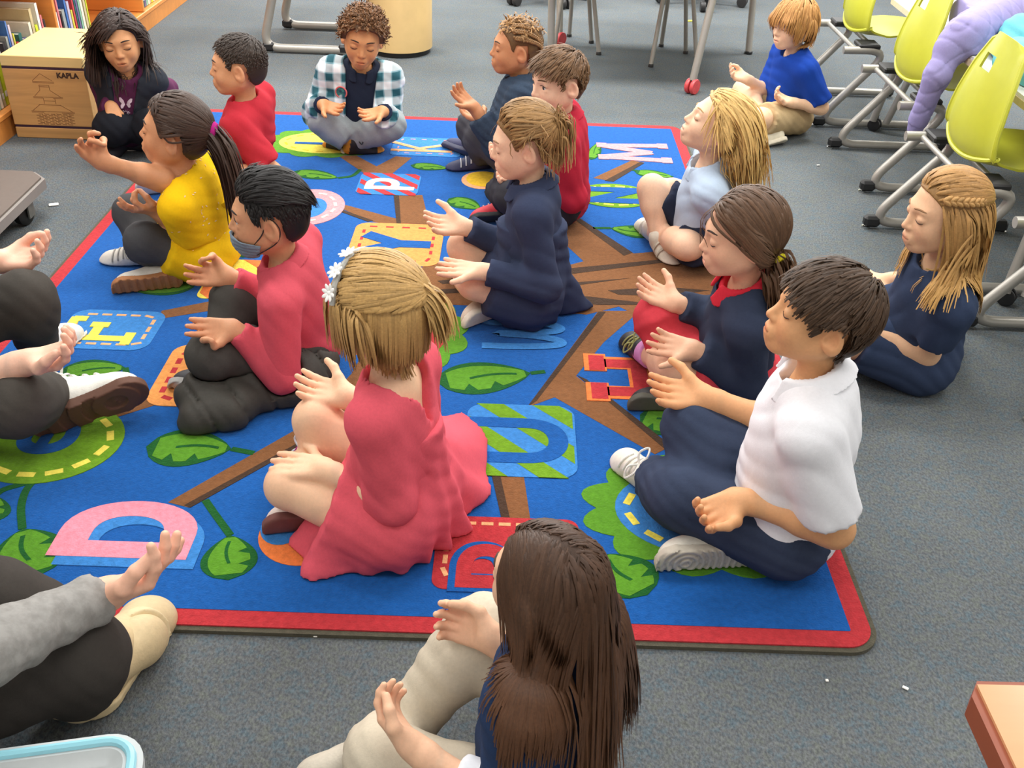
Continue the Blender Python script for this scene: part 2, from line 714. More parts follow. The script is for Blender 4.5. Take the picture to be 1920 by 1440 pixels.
def leaf(tip, stem, width, vine=None):
    """rug leaf: pixel of the tip and of the stem end, half width in metres"""
    a, b = np.array(rug_xy(*tip)), np.array(rug_xy(*stem))
    d = b - a
    n = np.array([-d[1], d[0]]) / np.linalg.norm(d)
    def outline(s0, s1, w, cut=0):
        pts = []
        for k in range(13):
            t = s0 + (s1 - s0) * k / 12
            pts.append(a + d * t + n * w * (math.sin(math.pi * min(t, 1) ** .8) ** .75 if 0 < t < 1 else 0))
        for k in range(12, -1, -1):
            t = s0 + (s1 - s0) * k / 12
            e = math.sin(math.pi * min(t, 1) ** .8) ** .75 if 0 < t < 1 else 0
            if cut and k in (3, 7):
                e *= .45
            pts.append(a + d * t - n * w * e)
        return [tuple(p) for p in pts]
    piece('leaf', in_rug(outline(0, 1, width)), 'leafd', 1, px=False)
    piece('leaf_blade', in_rug(outline(.12, .94, width * .74, 1)), 'leaf', 2, px=False)
    m = [a + d * (.35 + .5 * k / 6) + n * width * .12 * math.sin(k / 6 * 3) for k in range(7)]
    w = width * .06
    piece('leaf_vein', in_rug([tuple(q + n * w) for q in m] + [tuple(q - n * w) for q in m[::-1]]), 'leafd', 3, px=False)
    if vine:
        strip('vine', [stem] + list(vine), .009, 'leafd', 1)


def strip(name, pxs, w, colour, layer=1):
    pts = [np.array([*rug_xy(*p), 0]) for p in pxs]
    if len(pts) > 2:
        pts = bez(pts, 5)
    L, R = [], []
    for i, p in enumerate(pts):
        t = nrm(pts[min(i + 1, len(pts) - 1)] - pts[max(i - 1, 0)])
        q = np.array([-t[1], t[0], 0]) * w
        L.append(tuple((p + q)[:2]))
        R.append(tuple((p - q)[:2]))
    return piece(name, in_rug(L + R[::-1]), colour, layer, px=False)


def letter(ch, centre, length, colour, layer=3, width=None, offset=.012, shear=0.0, name='letter', parent=None):
    """capital turned a quarter: its top points to the rug's left edge (towards -X)"""
    c = bpy.data.curves.new('letter', 'FONT')
    c.body = ch
    c.align_x, c.align_y = 'CENTER', 'CENTER'
    c.size = 1.0
    c.offset = offset
    c.shear = shear
    c.resolution_u = 9
    c.fill_mode = 'BOTH'
    c.extrude = .5
    o = bpy.data.objects.new('letter', c)
    COL.objects.link(o)
    dg = bpy.context.evaluated_depsgraph_get()
    dg.update()
    me = bpy.data.meshes.new_from_object(o.evaluated_get(dg))
    bpy.data.objects.remove(o)
    bpy.data.curves.remove(c)
    n = len(me.vertices)
    V = np.zeros(n * 3)
    me.vertices.foreach_get('co', V)
    V = V.reshape(-1, 3)
    V[:, :2] -= (V[:, :2].max(0) + V[:, :2].min(0)) / 2
    h0 = V[:, 1].max() - V[:, 1].min()
    w0 = V[:, 0].max() - V[:, 0].min()
    sy = length / h0
    sx = sy if width is None else width / w0
    cx, cy = rug_xy(*centre)
    zt = ZR + .0006 * (layer + 1) + .0002
    W_ = np.stack([cx - V[:, 1] * sy, cy + V[:, 0] * sx, np.where(V[:, 2] > 0, zt, ZR - .003)], 1)
    me.vertices.foreach_set('co', W_.ravel())
    me.update()
    return link(name, me, pile('rug_' + colour, RC[colour]), parent or rug)


STROKES = {'M': [(0, 0, .12, 1), (.12, 1, .5, .25), (.5, .25, .88, 1), (.88, 1, 1, 0), (-.1, .02, .14, .02), (.86, .02, 1.1, .02), (.0, .98, .2, .98), (.8, .98, 1, .98)],
           'N': [(.02, 0, .02, 1), (.02, 1, .98, 0), (.98, 0, .98, 1)], 'Y': [(.5, 0, .5, .48), (.5, .48, .05, 1), (.5, .48, .95, 1)],
           'K': [(.15, 0, .15, 1), (.18, .42, .9, 1), (.35, .55, .8, .1), (.8, .1, 1.05, .12)], 'L': [(.1, 0, .1, 1), (.1, .05, .9, .05)],
           'F': [(.12, 0, .12, 1), (.12, .92, .95, .92), (.12, .52, .7, .52), (-.08, .03, .34, .03), (.92, .78, .92, .92), (.68, .42, .68, .62), (-.05, .96, .2, .96)],
           'H': [(.08, 0, .08, 1), (.92, 0, .92, 1), (.08, .5, .92, .5), (-.1, .03, .26, .03), (.74, .03, 1.1, .03), (-.1, .97, .26, .97), (.74, .97, 1.1, .97)]}


def stroke_letter(ch, centre, length, width, t, colour, layer=3):
    cx, cy = rug_xy(*centre)
    m = MB()
    z = ZR + .0006 * (layer + 1) + .0003
    for i_, (u0, v0, u1, v1) in enumerate(STROKES[ch]):
        a = np.array([cx - (v0 - .5) * length, cy + (u0 - .5) * width])
        b = np.array([cx - (v1 - .5) * length, cy + (u1 - .5) * width])
        d = (b - a) / np.linalg.norm(b - a)
        n = np.array([-d[1], d[0]]) * t / 2
        a, b = a - d * t * .2, b + d * t * .2
        m.slab([tuple(a + n), tuple(b + n), tuple(b - n), tuple(a - n)], ZR - .003, z + i_ * .00012)
    return m.build('letter', pile('rug_' + colour, RC[colour]), rug)


def script_w(centre, length, width, t, colour):
    cx, cy = rug_xy(*centre)
    pts = bez([np.array([cx - (v - .5) * length, cy + (u - .5) * width, 0]) for u, v in ((0, .98), (.02, .45), (.12, .06), (.30, .05), (.44, .35), (.50, .80), (.56, .35), (.70, .05), (.88, .08), (.98, .45), (.92, .85), (1.05, 1.0))], 6)
    L, R = [], []
    for i, p in enumerate(pts):
        d = nrm(pts[min(i + 1, len(pts) - 1)] - pts[max(i - 1, 0)])
        q = np.array([-d[1], d[0], 0]) * t / 2
        L.append(tuple((p + q)[:2]))
        R.append(tuple((p - q)[:2]))
    m = MB()
    z = ZR + .0024
    for i in range(len(L) - 1):
        zz = z + .00004 * i
        m.add([(*L[i], zz), (*L[i + 1], zz), (*R[i + 1], zz), (*R[i], zz)], [(3, 2, 1, 0)])
    return m.build('letter', pile('rug_' + colour, RC[colour]), rug)


def dashes(poly_px, colour, n, w=.011, l=.035, layer=3, px=True):
    pts = [np.array(rug_xy(*p)) for p in poly_px] if px else [np.array(p) for p in poly_px]
    pts.append(pts[0])
    L = np.cumsum([0] + [np.linalg.norm(b - a) for a, b in zip(pts, pts[1:])])
    for k in range(n):
        t = L[-1] * (k + .5) / n
        i = min(int(np.searchsorted(L, t)) - 1, len(pts) - 2)
        d = (pts[i + 1] - pts[i]) / (L[i + 1] - L[i])
        c = pts[i] + d * (t - L[i])
        q = np.array([-d[1], d[0]])
        piece('stitch', [tuple(c + d * l / 2 + q * w / 2), tuple(c - d * l / 2 + q * w / 2), tuple(c - d * l / 2 - q * w / 2), tuple(c + d * l / 2 - q * w / 2)], colour, layer, px=False)


def badge(quad, colour, r=.05, layer=2, name='badge'):
    """rounded rectangle through the pixel quad (left-top, right-top, right-bottom, left-bottom)"""
    c = [np.array(rug_xy(*p)) for p in quad]
    x0, x1 = (c[0][0] + c[3][0]) / 2, (c[1][0] + c[2][0]) / 2
    y1, y0 = (c[0][1] + c[1][1]) / 2, (c[2][1] + c[3][1]) / 2
    piece(name, rnd_rect(x0, y0, x1, y1, r), colour, layer, px=False)
    return x0, y0, x1, y1


def inset(b, d):
    return rnd_rect(b[0] + d, b[1] + d, b[2] - d, b[3] - d, .03, 2)


def stripes(b, colour, n, w, layer=3, lean=1.0):
    """diagonal bands clipped to the badge rectangle"""
    x0, y0, x1, y1 = b
    H = y1 - y0
    step = (x1 - x0 + H * lean) / n
    for k in range(n):
        xa = x0 - H * lean + step * (k + .25)
        poly = [(xa, y1), (xa + w, y1), (xa + w + H * lean, y0), (xa + H * lean, y0)]
        # clip to x0..x1 (Sutherland-Hodgman)
        for lim, sg in ((x0 + .006, 1), (x1 - .006, -1)):
            out = []
            for i in range(len(poly)):
                p, q = poly[i], poly[(i + 1) % len(poly)]
                ip, iq = (p[0] - lim) * sg >= 0, (q[0] - lim) * sg >= 0
                if ip:
                    out.append(p)
                if ip != iq:
                    t = (lim - p[0]) / (q[0] - p[0])
                    out.append((lim, p[1] + t * (q[1] - p[1])))
            poly = out
            if not poly:
                break
        if len(poly) > 2:
            piece('stripe', poly, colour, layer, px=False)


# tree trunk and branches (brown), with dark bark strips
for pts in (
    [(775, 505), (840, 490), (1056, 500), (1110, 486), (1183, 476), (1250, 470), (1420, 462), (1420, 600), (1250, 600), (1195, 592), (1160, 575), (1100, 590), (940, 575), (800, 570), (690, 600), (640, 560)],
    [(738, 366), (792, 366), (806, 424), (744, 424)],
    [(622, 384), (650, 385), (750, 412), (750, 424), (700, 416)],
    [(634, 292), (668, 292), (706, 312), (742, 293), (772, 296), (735, 326), (684, 326)],
    [(1112, 334), (1150, 340), (1208, 305), (1184, 301)],
    [(1052, 400), (1078, 404), (1195, 480), (1105, 500), (1040, 440)],
    [(1122, 583), (1200, 583), (1132, 642), (1080, 705), (1256, 838), (1228, 852), (1040, 745), (988, 764)],
    [(303, 583), (420, 560), (560, 560), (700, 560), (700, 600), (430, 577), (300, 598)],
    [(565, 800), (660, 700), (720, 590), (800, 570), (800, 620), (720, 700), (620, 805), (355, 952), (315, 942)],
    [(922, 892), (982, 892), (994, 972), (940, 972)],
    [(192, 776), (270, 748), (300, 757), (220, 782)],
):
    piece('branch', in_rug([rug_xy(*p) for p in pts]), 'brown', 0, px=False)
for pts in (
    [(820, 527), (1000, 510), (1240, 487), (1250, 492), (1040, 518), (830, 533)],
    [(780, 545), (1040, 533), (1180, 522), (1040, 541), (790, 553)],
    [(1140, 545), (1240, 538), (1330, 545), (1250, 556), (1160, 553)],
    [(1030, 560), (1100, 556), (1240, 572), (1120, 572)],
    [(1064, 402), (1080, 405), (1186, 474), (1170, 480)],
    [(738, 366), (748, 366), (752, 424), (744, 424)],
    [(1122, 585), (1136, 585), (1006, 752), (988, 764)],
    [(1082, 704), (1100, 712), (1258, 836), (1246, 842)],
    [(575, 822), (625, 802), (357, 952), (345, 948)],
    [(922, 892), (938, 892), (956, 972), (940, 972)],
    [(622, 387), (700, 414), (690, 416), (624, 392)],
    [(1134, 339), (1150, 341), (1208, 306), (1200, 304)],
):
    piece('bark_strip', in_rug([rug_xy(*p) for p in pts]), 'dark', 1, px=False)

# leaves: tip, stem end, half width, vine
for a in (
    ((818, 716), (995, 700), .085, [(1022, 697)]),
    ((274, 838), (434, 842), .080, [(476, 850)]),
    ((428, 1088), (432, 1004), .062, [(400, 960), (385, 938)]),
    ((62, 1085), (42, 992), .085, [(40, 950), (52, 915), (80, 890)]),
    ((-45, 985), (-10, 930), .06, [(8, 918), (52, 905)]),
    ((1214, 1116), (1130, 1040), .075, [(1100, 1012)]),
    ((370, 530), (250, 545), .065, []),
    ((550, 322), (634, 334), .050, [(660, 330), (676, 318)]),
    ((770, 310), (840, 316), .042, [(860, 318)]),
    ((842, 372), (900, 392), .055, [(930, 400)]),
    ((1232, 440), (1145, 428), .055, [(1112, 428)]),
    ((1200, 778), (1290, 800), .075, [(1330, 815)]),
    ((110, 700), (235, 690), .06, [(246, 735), (255, 752)]),
    ((1190, 322), (1262, 332), .045, [(1180, 318)]),
    ((575, 960), (640, 985), .060, []),
    ((1108, 300), (1122, 268), .03, []),
    ((440, 470), (490, 478), .04, []),
):
    leaf(*a)

# badges and letters
piece('flower', ell_px(605, 268, .24, .165, 72, 0, 12, .14), 'leaf', 1, px=False)
piece('badge', ell_px(608, 268, .20, .135, 40), 'yellow', 2, px=False)
dashes(ell_px(608, 268, .17, .112, 30), 'gold', 14, .010, .03, 3, px=False)
stroke_letter('L', (590, 264), .15, .10, .026, 'blue', 4)
b = badge(((742, 259), (868, 259), (862, 293), (728, 293)), 'lblue', .02)
dashes(inset(b, .028), 'pale', 16, .007, .022, 3, px=False)
stroke_letter('K', (792, 277), .26, .13, .024, 'peach', 4)
b = badge(((676, 326), (787, 326), (787, 366), (666, 366)), 'lblue', .035)
stripes(b, 'red', 5, .045)
letter('p', (732, 346), .20, 'white', 4, .12, .02)
piece('letter', ell_px(580, 388, .135, .175, 40), 'pale', 2, px=False)
piece('letter_opening', ell_px(584, 390, .058, .095, 30), 'lblue', 3, px=False)
dashes(ell_px(580, 388, .098, .135, 30), 'white', 12, .012, .035, 4, px=False)
b = badge(((664, 420), (832, 420), (826, 498), (648, 498)), 'orange', .05)
dashes(inset(b, .035), 'red', 17, .011, .028, 3, px=False)
stroke_letter('Y', (744, 458), .22, .15, .058, 'blue', 4)
piece('badge', ell_px(1152, 367, .16, .125, 40), 'green', 2, px=False)
dashes(ell_px(1152, 367, .130, .100, 30), 'yellow', 12, .014, .04, 3, px=False)
stroke_letter('N', (1152, 367), .19, .12, .050, 'blue', 4)
stroke_letter('M', (1188, 286), .29, .19, .046, 'pale', 3)
script_w((978, 628), .25, .150, .034, 'lblue')
b = badge(((876, 760), (1074, 760), (1086, 895), (868, 895)), 'lblue', .05)
stripes(b, 'green', 4, .075)
letter('U', (962, 826), .29, 'blue', 4, .20, .02)
b = badge(((824, 968), (1078, 975), (1098, 1112), (806, 1106)), 'red', .03)
dashes(inset(b, .025), 'peach', 22, .011, .028, 3, px=False)
letter('R', (948, 1048), .25, 'blue', 4, .22, .03)
letter('R', (953, 1050), .23, 'red', 5, .19, .01)
b = badge(((128, 580), (304, 585), (290, 656), (104, 656)), 'lblue', .05)
dashes(inset(b, .03), 'peach', 17, .011, .030, 3, px=False)
stroke_letter('F', (186, 618), .22, .14, .030, 'yellow', 4)
b = badge(((330, 648), (440, 648), (420, 766), (266, 760)), 'orange', .05)
dashes(inset(b, .035), 'red', 14, .016, .030, 3, px=False)
piece('badge', ell_px(92, 828, .185, .175, 40), 'green', 2, px=False)
dashes(ell_px(92, 828, .150, .140, 30), 'yellow', 14, .018, .042, 3, px=False)
letter('e', (90, 822), .15, 'blue', 4, .14, .02)
letter('D', (256, 1008), .31, 'lblue', 2, .195, .05)
letter('D', (244, 992), .31, 'pink', 3, .195, .05)
piece('badge', ell_px(572, 1002, .105, .105, 40), 'oran2', 1, px=False)
piece('letter', ell_px(530, 990, .05, .06, 24), 'lblue', 3, px=False)
piece('badge', ell_px(908, 336, .075, .085, 30), 'gold', 2, px=False)
piece('badge', ell_px(905, 338, .088, .098, 30), 'peach', 1, px=False)
b = badge(((400, 488), (520, 488), (500, 562), (372, 562)), 'yellow', .03)
stripes(b, 'oran2', 3, .07)
piece('flower', ell_px(775, 625, .15, .20, 60, 0, 10, .18), 'leaf', 2, px=False)
piece('badge', ell_px(770, 628, .11, .15, 36), 'red', 3, px=False)
piece('flower', in_rug(ell_px(1328, 960, .27, .20, 84, 0, 12, .16)), 'leaf', 1, px=False)
piece('badge', ell_px(1328, 960, .225, .165, 40), 'lblue', 2, px=False)
dashes(ell_px(1328, 960, .195, .140, 30), 'yellow', 14, .018, .045, 3, px=False)
stroke_letter('H', (1200, 710), .27, .19, .066, 'oran2', 2)
stroke_letter('H', (1200, 710), .26, .18, .046, 'red', 3)
b = badge(((960, 408), (1060, 412), (1066, 470), (950, 470)), 'lblue', .03)
stripes(b, 'oran2', 3, .05)
# ------------------------------------------------------------------ people
RUG_T = 0.016


def yawv(deg):
    a = math.radians(deg)
    return np.array([math.cos(a), math.sin(a), 0.0])


def two_bone(A, B, a, b, pole):
    d = B - A
    L = np.linalg.norm(d)
    if L > (a + b) * .99:
        k = min(L / (a + b) * 1.015, 1.22)
        a, b = a * k, b * k
        if L > (a + b) * .99:
            B = A + d / L * (a + b) * .99
            d = B - A
            L = np.linalg.norm(d)
    u = d / L
    x = (L * L + a * a - b * b) / (2 * L)
    h = math.sqrt(max(a * a - x * x, 0))
    p = pole - u * (pole @ u)
    return A + u * x + nrm(p) * h, B


def head_frame(yaw, pitch, roll):
    f = yawv(yaw) * math.cos(math.radians(pitch)) + np.array([0, 0, math.sin(math.radians(pitch))])
    l = np.cross([0, 0, 1.0], f)
    l = nrm(l)
    u = np.cross(f, l)
    r = math.radians(roll)
    l2 = l * math.cos(r) + u * math.sin(r)
    return np.stack([f, l2, np.cross(f, l2)], 1)


FINGERS = {  # flexion of the three joints for index, middle, ring, little; spread; thumb
    'flat': ([(.05, .08, .05), (.05, .08, .05), (.06, .1, .06), (.08, .1, .08)], .10, 'out'),
    'open': ([(.12, .22, .18), (.18, .28, .2), (.25, .3, .25), (.28, .35, .25)], .13, 'out'),
    'relax': ([(.45, .5, .35), (.5, .6, .4), (.55, .65, .45), (.55, .7, .5)], .07, 'in'),
    'mudra': ([(.95, .95, .55), (.25, .35, .25), (.18, .3, .2), (.12, .25, .2)], .12, 'touch'),
    'mudra2': ([(.55, .9, .5), (.95, .95, .5), (.28, .4, .3), (.2, .3, .2)], .12, 'touch2'),
    'fan': ([(.75, .40, .25), (.60, .35, .2), (.40, .30, .2), (.22, .25, .2)], .26, 'in'),
    'grip': ([(.75, .8, .5), (.8, .85, .5), (.8, .9, .55), (.8, .9, .6)], .06, 'in'),
}


class Rig:
    def __init__(g, s, pel, yaw, head, hyaw, pitch=0, roll=0, base=RUG_T, hs=None, fat=1.0, skin=(222, 170, 136), pole_l=None, pole_r=None, **kw):
        g.s, g.fat, g.skin, g.base = s, fat, skin, base
        g.hs = (hs or (0.90 + .10 * s))
        g.pel = P(pel[0], pel[1], base + .088 * s)
        g.H = P(*head)
        g.HM = head_frame(hyaw, pitch, roll)
        f0, l0 = yawv(yaw), np.cross([0, 0, 1.0], yawv(yaw))
        up = nrm(g.H - g.pel)
        hd = nrm(.5 * g.HM[:, 2] + .3 * up + .35 * np.array([0, 0, 1.0]) + .12 * g.HM[:, 0] * 0)
        g.N = g.H - hd * .140 * g.hs - g.HM[:, 0] * .020 * g.hs
        g.u = nrm(g.N - g.pel)
        g.T = np.linalg.norm(g.N - g.pel)
        g.f = nrm(f0 - g.u * (f0 @ g.u))
        g.l = np.cross(g.u, g.f)
        g.TM = np.stack([g.f, g.l, g.u], 1)
        g.f0, g.l0 = f0, l0
        sw = kw.get('sw', .125) * s
        g.j = j = {}
        for k, sg in (('l', 1), ('r', -1)):
            j[k + 's'] = g.pel + g.u * (g.T * .875) + g.l * sg * sw - g.f * .008 * s
            j[k + 'h'] = g.pel + l0 * sg * .072 * s + np.array([0, 0, -.006 * s])
            dk = dict(l=(.215, .205, .145), r=(.215, -.205, .145))[k]
            da = dict(l=(.20, -.06, .062), r=(.26, .06, .055))[k]
            g0 = np.array([g.pel[0], g.pel[1], base])
            loc = lambda d: g0 + (f0 * d[0] + l0 * d[1] + np.array([0, 0, d[2]])) * s
            j[k + 'k'] = P(*kw[k + 'k']) if k + 'k' in kw else loc(dk)
            j[k + 'a'] = P(*kw[k + 'a']) if k + 'a' in kw else loc(da)
            j[k + 't'] = P(*kw[k + 't']) if k + 't' in kw else j[k + 'a'] + (f0 * .8 - l0 * sg * .45) * .12 * s
            ua, fa = .205 * s, .18 * s
            if k + 'w' in kw:
                W = P(*kw[k + 'w'])
            else:
                W = loc((.17, sg * .15, .22))
            pole = -g.u * .75 + g.l * sg * kw.get('out', .14) - g.f * .70
            pp = dict(l=pole_l, r=pole_r)[k]
            if pp is not None:
                pole = np.asarray(pp, float)
            E_, W_ = two_bone(j[k + 's'], W, ua, fa, pole)
            j[k + 'e'], j[k + 'w'] = E_, W_
            tip = P(*kw[k + 'f']) if k + 'f' in kw else W_ + (f0 + np.array([0, 0, -.15])) * .1
            j[k + 'f'] = tip + (W_ - W)
        g.kw = kw
        if DEBUG:
            d = lambda a, b: round(float(np.linalg.norm(j[a] - j[b])) / s, 3)
            print('RIG', kw.get('tagname', ''), 's', s, 'T/s', round(g.T / s, 3), 'lean', (g.H - g.pel).round(2), 'thigh', d('lh', 'lk'), d('rh', 'rk'),
                  'shin', d('lk', 'la'), d('rk', 'ra'), 'arm', d('ls', 'le'), d('le', 'lw'), d('rs', 're'), d('re', 'rw'), 'foot', d('la', 'lt'), d('ra', 'rt'), 'hand', d('lw', 'lf'), d('rw', 'rf'))

    # ---- shapes
    def torso(g, off=0.0, flare=0.0, k=.04):
        s, ft = g.s, g.fat
        S = SDF()
        c = lambda t, x=0.0: g.pel + g.u * g.T * t + g.f * x * s
        S.ell(c(.02), np.array([.080 * ft, .108 * ft, .078]) * s + off + flare, g.TM, k)
        S.ell(c(.32, .005), np.array([.078 * ft, .100 * ft, .11]) * s + off + flare * .6, g.TM, k)
        S.ell(c(.64, -.004), np.array([.078 * ft, .110 * ft, .115]) * s + off, g.TM, k)
        a, b = g.j['ls'], g.j['rs']
        m = (a + b) / 2 + g.u * .012 * s
        for e in (a, b):
            S.cone(m, e * .94 + m * .06, .047 * s + off, .040 * s + off, k)
        return S

    def neck(g, off=0.0):
        S = SDF()
        top = g.H + g.HM @ (np.array([-.020, 0, -.055]) * g.hs)
        S.cone(g.N - g.u * .03 * g.s, top, .037 * g.hs + off, .034 * g.hs + off, .022)
        return S

    def arm(g, k, off=0.0, t0=0.0, t1=1.0, flat=False, kk=.02, cuff=0.0):
        """t: 0 shoulder .. 1 elbow .. 2 wrist"""
        j, s, ft = g.j, g.s, .5 + .5 * g.fat
        S = SDF()
        sh, el, wr = j[k + 's'], j[k + 'e'], j[k + 'w']
        r = [.040 * s * ft + off, .031 * s * ft + off, .0215 * s + off]
        e1 = min(t1, 1.0)
        S.cone(sh, sh + (el - sh) * e1, r[0], r[0] + (r[1] - r[0]) * e1 + (cuff if t1 <= 1 else 0), kk, flat=flat and t1 <= 1)
        if t1 > 1:
            e2 = t1 - 1
            # forearm swells just below the elbow
            mid = el + (wr - el) * .3
            S.cone(el, el + (wr - el) * e2, r[1], r[1] + (r[2] - r[1]) * e2 + cuff, kk, flat=flat)
            if e2 > .35:
                S.cone(el, mid, r[1] * .97, r[1] * 1.0, .02)
        return S

    def leg(g, k, off=0.0, t1=2.0, flat=False, kk=.02, cuff=0.0, t0=0.0):
        j, s, ft = g.j, g.s, .5 + .5 * g.fat
        S = SDF()
        h, kn, an = j[k + 'h'], j[k + 'k'], j[k + 'a']
        r = [.066 * s * ft + off, .046 * s * ft + off, .031 * s + off]
        e1 = min(t1, 1.0)
        S.cone(h + (kn - h) * t0, h + (kn - h) * e1, r[0], r[0] + (r[1] - r[0]) * e1 + (cuff if t1 <= 1 else 0), kk, flat=flat and t1 <= 1)
        if t1 > 1:
            e2 = t1 - 1
            S.cone(kn, kn + (an - kn) * e2, r[1], r[1] + (r[2] - r[1]) * e2 + cuff, kk, flat=flat)
            calf = kn + (an - kn) * .32
            S.cone(kn + (an - kn) * .1, calf, r[1] * .95, r[1] * 1.0, .03)
        return S

    def hand(g, k, pose, up=None):
        sg = 1 if k == 'l' else -1
        j = g.j
        W = j[k + 'w']
        x = nrm(j[k + 'f'] - W)
        z = np.array([0, 0, 1.0]) if up is None else np.asarray(up, float)
        z = nrm(z - x * (z @ x))
        M = np.stack([x, np.cross(z, x), z], 1)
        h = g.s * 1.10
        w = lambda a: W + M @ (np.asarray(a, float) * h)
        S = SDF()
        S.cone(j[k + 'e'] * .12 + W * .88, w((.012, 0, 0)), .023 * g.s, .020 * g.s, .015)
        fl, spr, th = FINGERS[pose]
        ys = [.024, .0085, -.0075, -.022]
        Ls = [.052, .058, .053, .042]
        tips = []
        for i in range(4):
            y = ys[i] * sg
            S.cone(w((.004, y * .55, -.001)), w((.057, y, .001)), .0118 * h, .0090 * h, .010)
            p = np.array([.058, y, .002])
            a = 0.0
            r = [.0080, .0073, .0066, .0054]
            for q in range(3):
                a += fl[i][q]
                dvec = np.array([math.cos(a), y / .024 * spr, math.sin(a)])
                L = Ls[i] * (.45, .30, .25)[q]
                p2 = p + nrm(dvec) * L
                S.cone(w(p), w(p2), r[q] * h, r[q + 1] * h, .004)
                p = p2
            tips.append(p)
        b0, b1 = np.array([.012, sg * .012, .004]), np.array([.034, sg * .034, .010])
        S.cone(w(b0), w(b1), .0135 * h, .0105 * h, .014)
        if th == 'out':
            m = b1 + nrm([.62, sg * .75, .15]) * .026
            e = m + nrm([.85, sg * .5, .1]) * .022
        elif th == 'in':
            m = b1 + nrm([.85, sg * .15, .5]) * .026
            e = m + nrm([.9, -sg * .25, .35]) * .022
        else:
            t = tips[0 if th == 'touch' else 1]
            e = t + np.array([-.006, sg * .004, -.002])
            m = (b1 + e) / 2 + np.array([.004, sg * .010, -.002])
        S.cone(w(b1), w(m), .0100 * h, .0088 * h, .006)
        S.cone(w(m), w(e), .0088 * h, .0068 * h, .004)
        g.j[k + 'hand_c'] = w((.055, 0, .01))
        return S

    def head(g, eyes='closed', mouth='closed', ears=True):
        hs, M, H = g.hs, g.HM, g.H
        w = lambda a: H + M @ (np.asarray(a, float) * hs)
        S = SDF()
        e = lambda c, r, k=.02, op='+', R=None: S.ell(w(c), np.asarray(r) * hs, M if R is None else M @ R, k, op)
        e((-.010, 0, .022), (.090, .073, .083))
        e((.020, 0, -.030), (.064, .058, .068), .035)
        for y in (1, -1):
            S.cone(w((-.004, y * .046, -.050)), w((.056, y * .014, -.084)), .017 * hs, .015 * hs, .035)
            e((.050, y * .033, -.036), (.026, .024, .026), .022)
        e((.066, 0, -.088), (.013, .015, .011), .018)
        e((.069, 0, .016), (.015, .044, .012), .022)                      # brow
        for y in (1, -1):                                                  # eye hollows
            e((.092, y * .033, -.001), (.013, .019, .013), .014, '-')
        e((.084, 0, -.062), (.010, .022, .018), .018)                     # muzzle
        S.cone(w((.078, 0, .004)), w((.096, 0, -.030)), .0065 * hs, .0098 * hs, .012)
        for y in (1, -1):
            e((.086, y * .0105, -.034), (.009, .0065, .0065), .007)
            e((.0945, y * .0052, -.0405), (.004, .003, .003), .002, '-')
            if eyes == 'closed':
                e((.0705, y * .033, -.002), (.0135, .0165, .0125), .003)
            else:
                S.cone(w((.0725, y * .020, .0085)), w((.070, y * .046, .0065)), .0058 * hs, .0058 * hs, .005)
                S.cone(w((.0735, y * .021, -.0125)), w((.070, y * .045, -.0125)), .0050 * hs, .0050 * hs, .006)
        # lips
        S.cone(w((.0905, .010, -.0575)), w((.0905, -.010, -.0575)), .0052 * hs, .0052 * hs, .004)
        S.cone(w((.0885, .009, -.0675)), w((.0885, -.009, -.0675)), .0058 * hs, .0058 * hs, .004)
        gap = .0012 if mouth == 'closed' else .0040
        e((.097, 0, -.0625), (.010, .020, gap), .002, '-')
        e((.079, 0, -.077), (.006, .016, .004), .006, '-')
        if ears:
            for y in (1, -1):
                a = math.radians(14)
                R = np.array([[math.cos(a), 0, math.sin(a)], [0, 1, 0], [-math.sin(a), 0, math.cos(a)]])
                b = math.radians(24) * y
                R2 = np.array([[math.cos(b), math.sin(b), 0], [-math.sin(b), math.cos(b), 0], [0, 0, 1]])
                R = R2 @ R
                e((-.014, y * .0785, -.012), (.0215, .0080, .0330), .005, '+', R)
                e((-.010, y * .0885, -.008), (.0130, .0100, .0225), .002, '-', R)
                e((-.002, y * .0830, -.015), (.0075, .0085, .0110), .002, '-')
        return S

    def skin_col(g, V):
        c = np.array(s2l(g.skin))
        C = np.tile(c, (len(V), 1))
        q = (V - g.H) @ g.HM / g.hs
        red = np.clip(1 - (((q - [.062, 0, -.034]) / [.05, .03, .03]) ** 2).sum(1), 0, 1) * 0
        for y in (1, -1):
            red = np.maximum(red, .26 * np.exp(-(((q - [.066, y * .036, -.036]) / [.03, .017, .017]) ** 2).sum(1)))
            red = np.maximum(red, .35 * np.exp(-(((q - [-.012, y * .08, -.01]) / [.02, .012, .03]) ** 2).sum(1)))
        red = np.maximum(red, .35 * np.exp(-(((q - [.104, 0, -.032]) / [.012, .012, .012]) ** 2).sum(1)))
        lip = np.exp(-((((q - [.094, 0, -.0625]) / [.012, .0165, .0095]) ** 2).sum(1)) ** 2)
        for k in 'lr':
            t = np.linalg.norm(V - g.j[k + 'f'], axis=1)
            red = np.maximum(red, .35 * np.exp(-(t / (.05 * g.s)) ** 2))
        C = C * (1 - red[:, None] * np.array([-.02, .26, .30]))
        C = C * (1 - .75 * lip[:, None]) + .75 * lip[:, None] * (c * np.array([.88, .52, .52]))
        line = (np.abs(q[:, 2] + .0625) < .0016) & (np.abs(q[:, 1]) < .0185) & (q[:, 0] > .078)
        C[line] *= .55
        return C


def union(*parts):
    S = SDF()
    for p in parts:
        S.extend(p)
    return S


DEBUG = False
SKIN = None


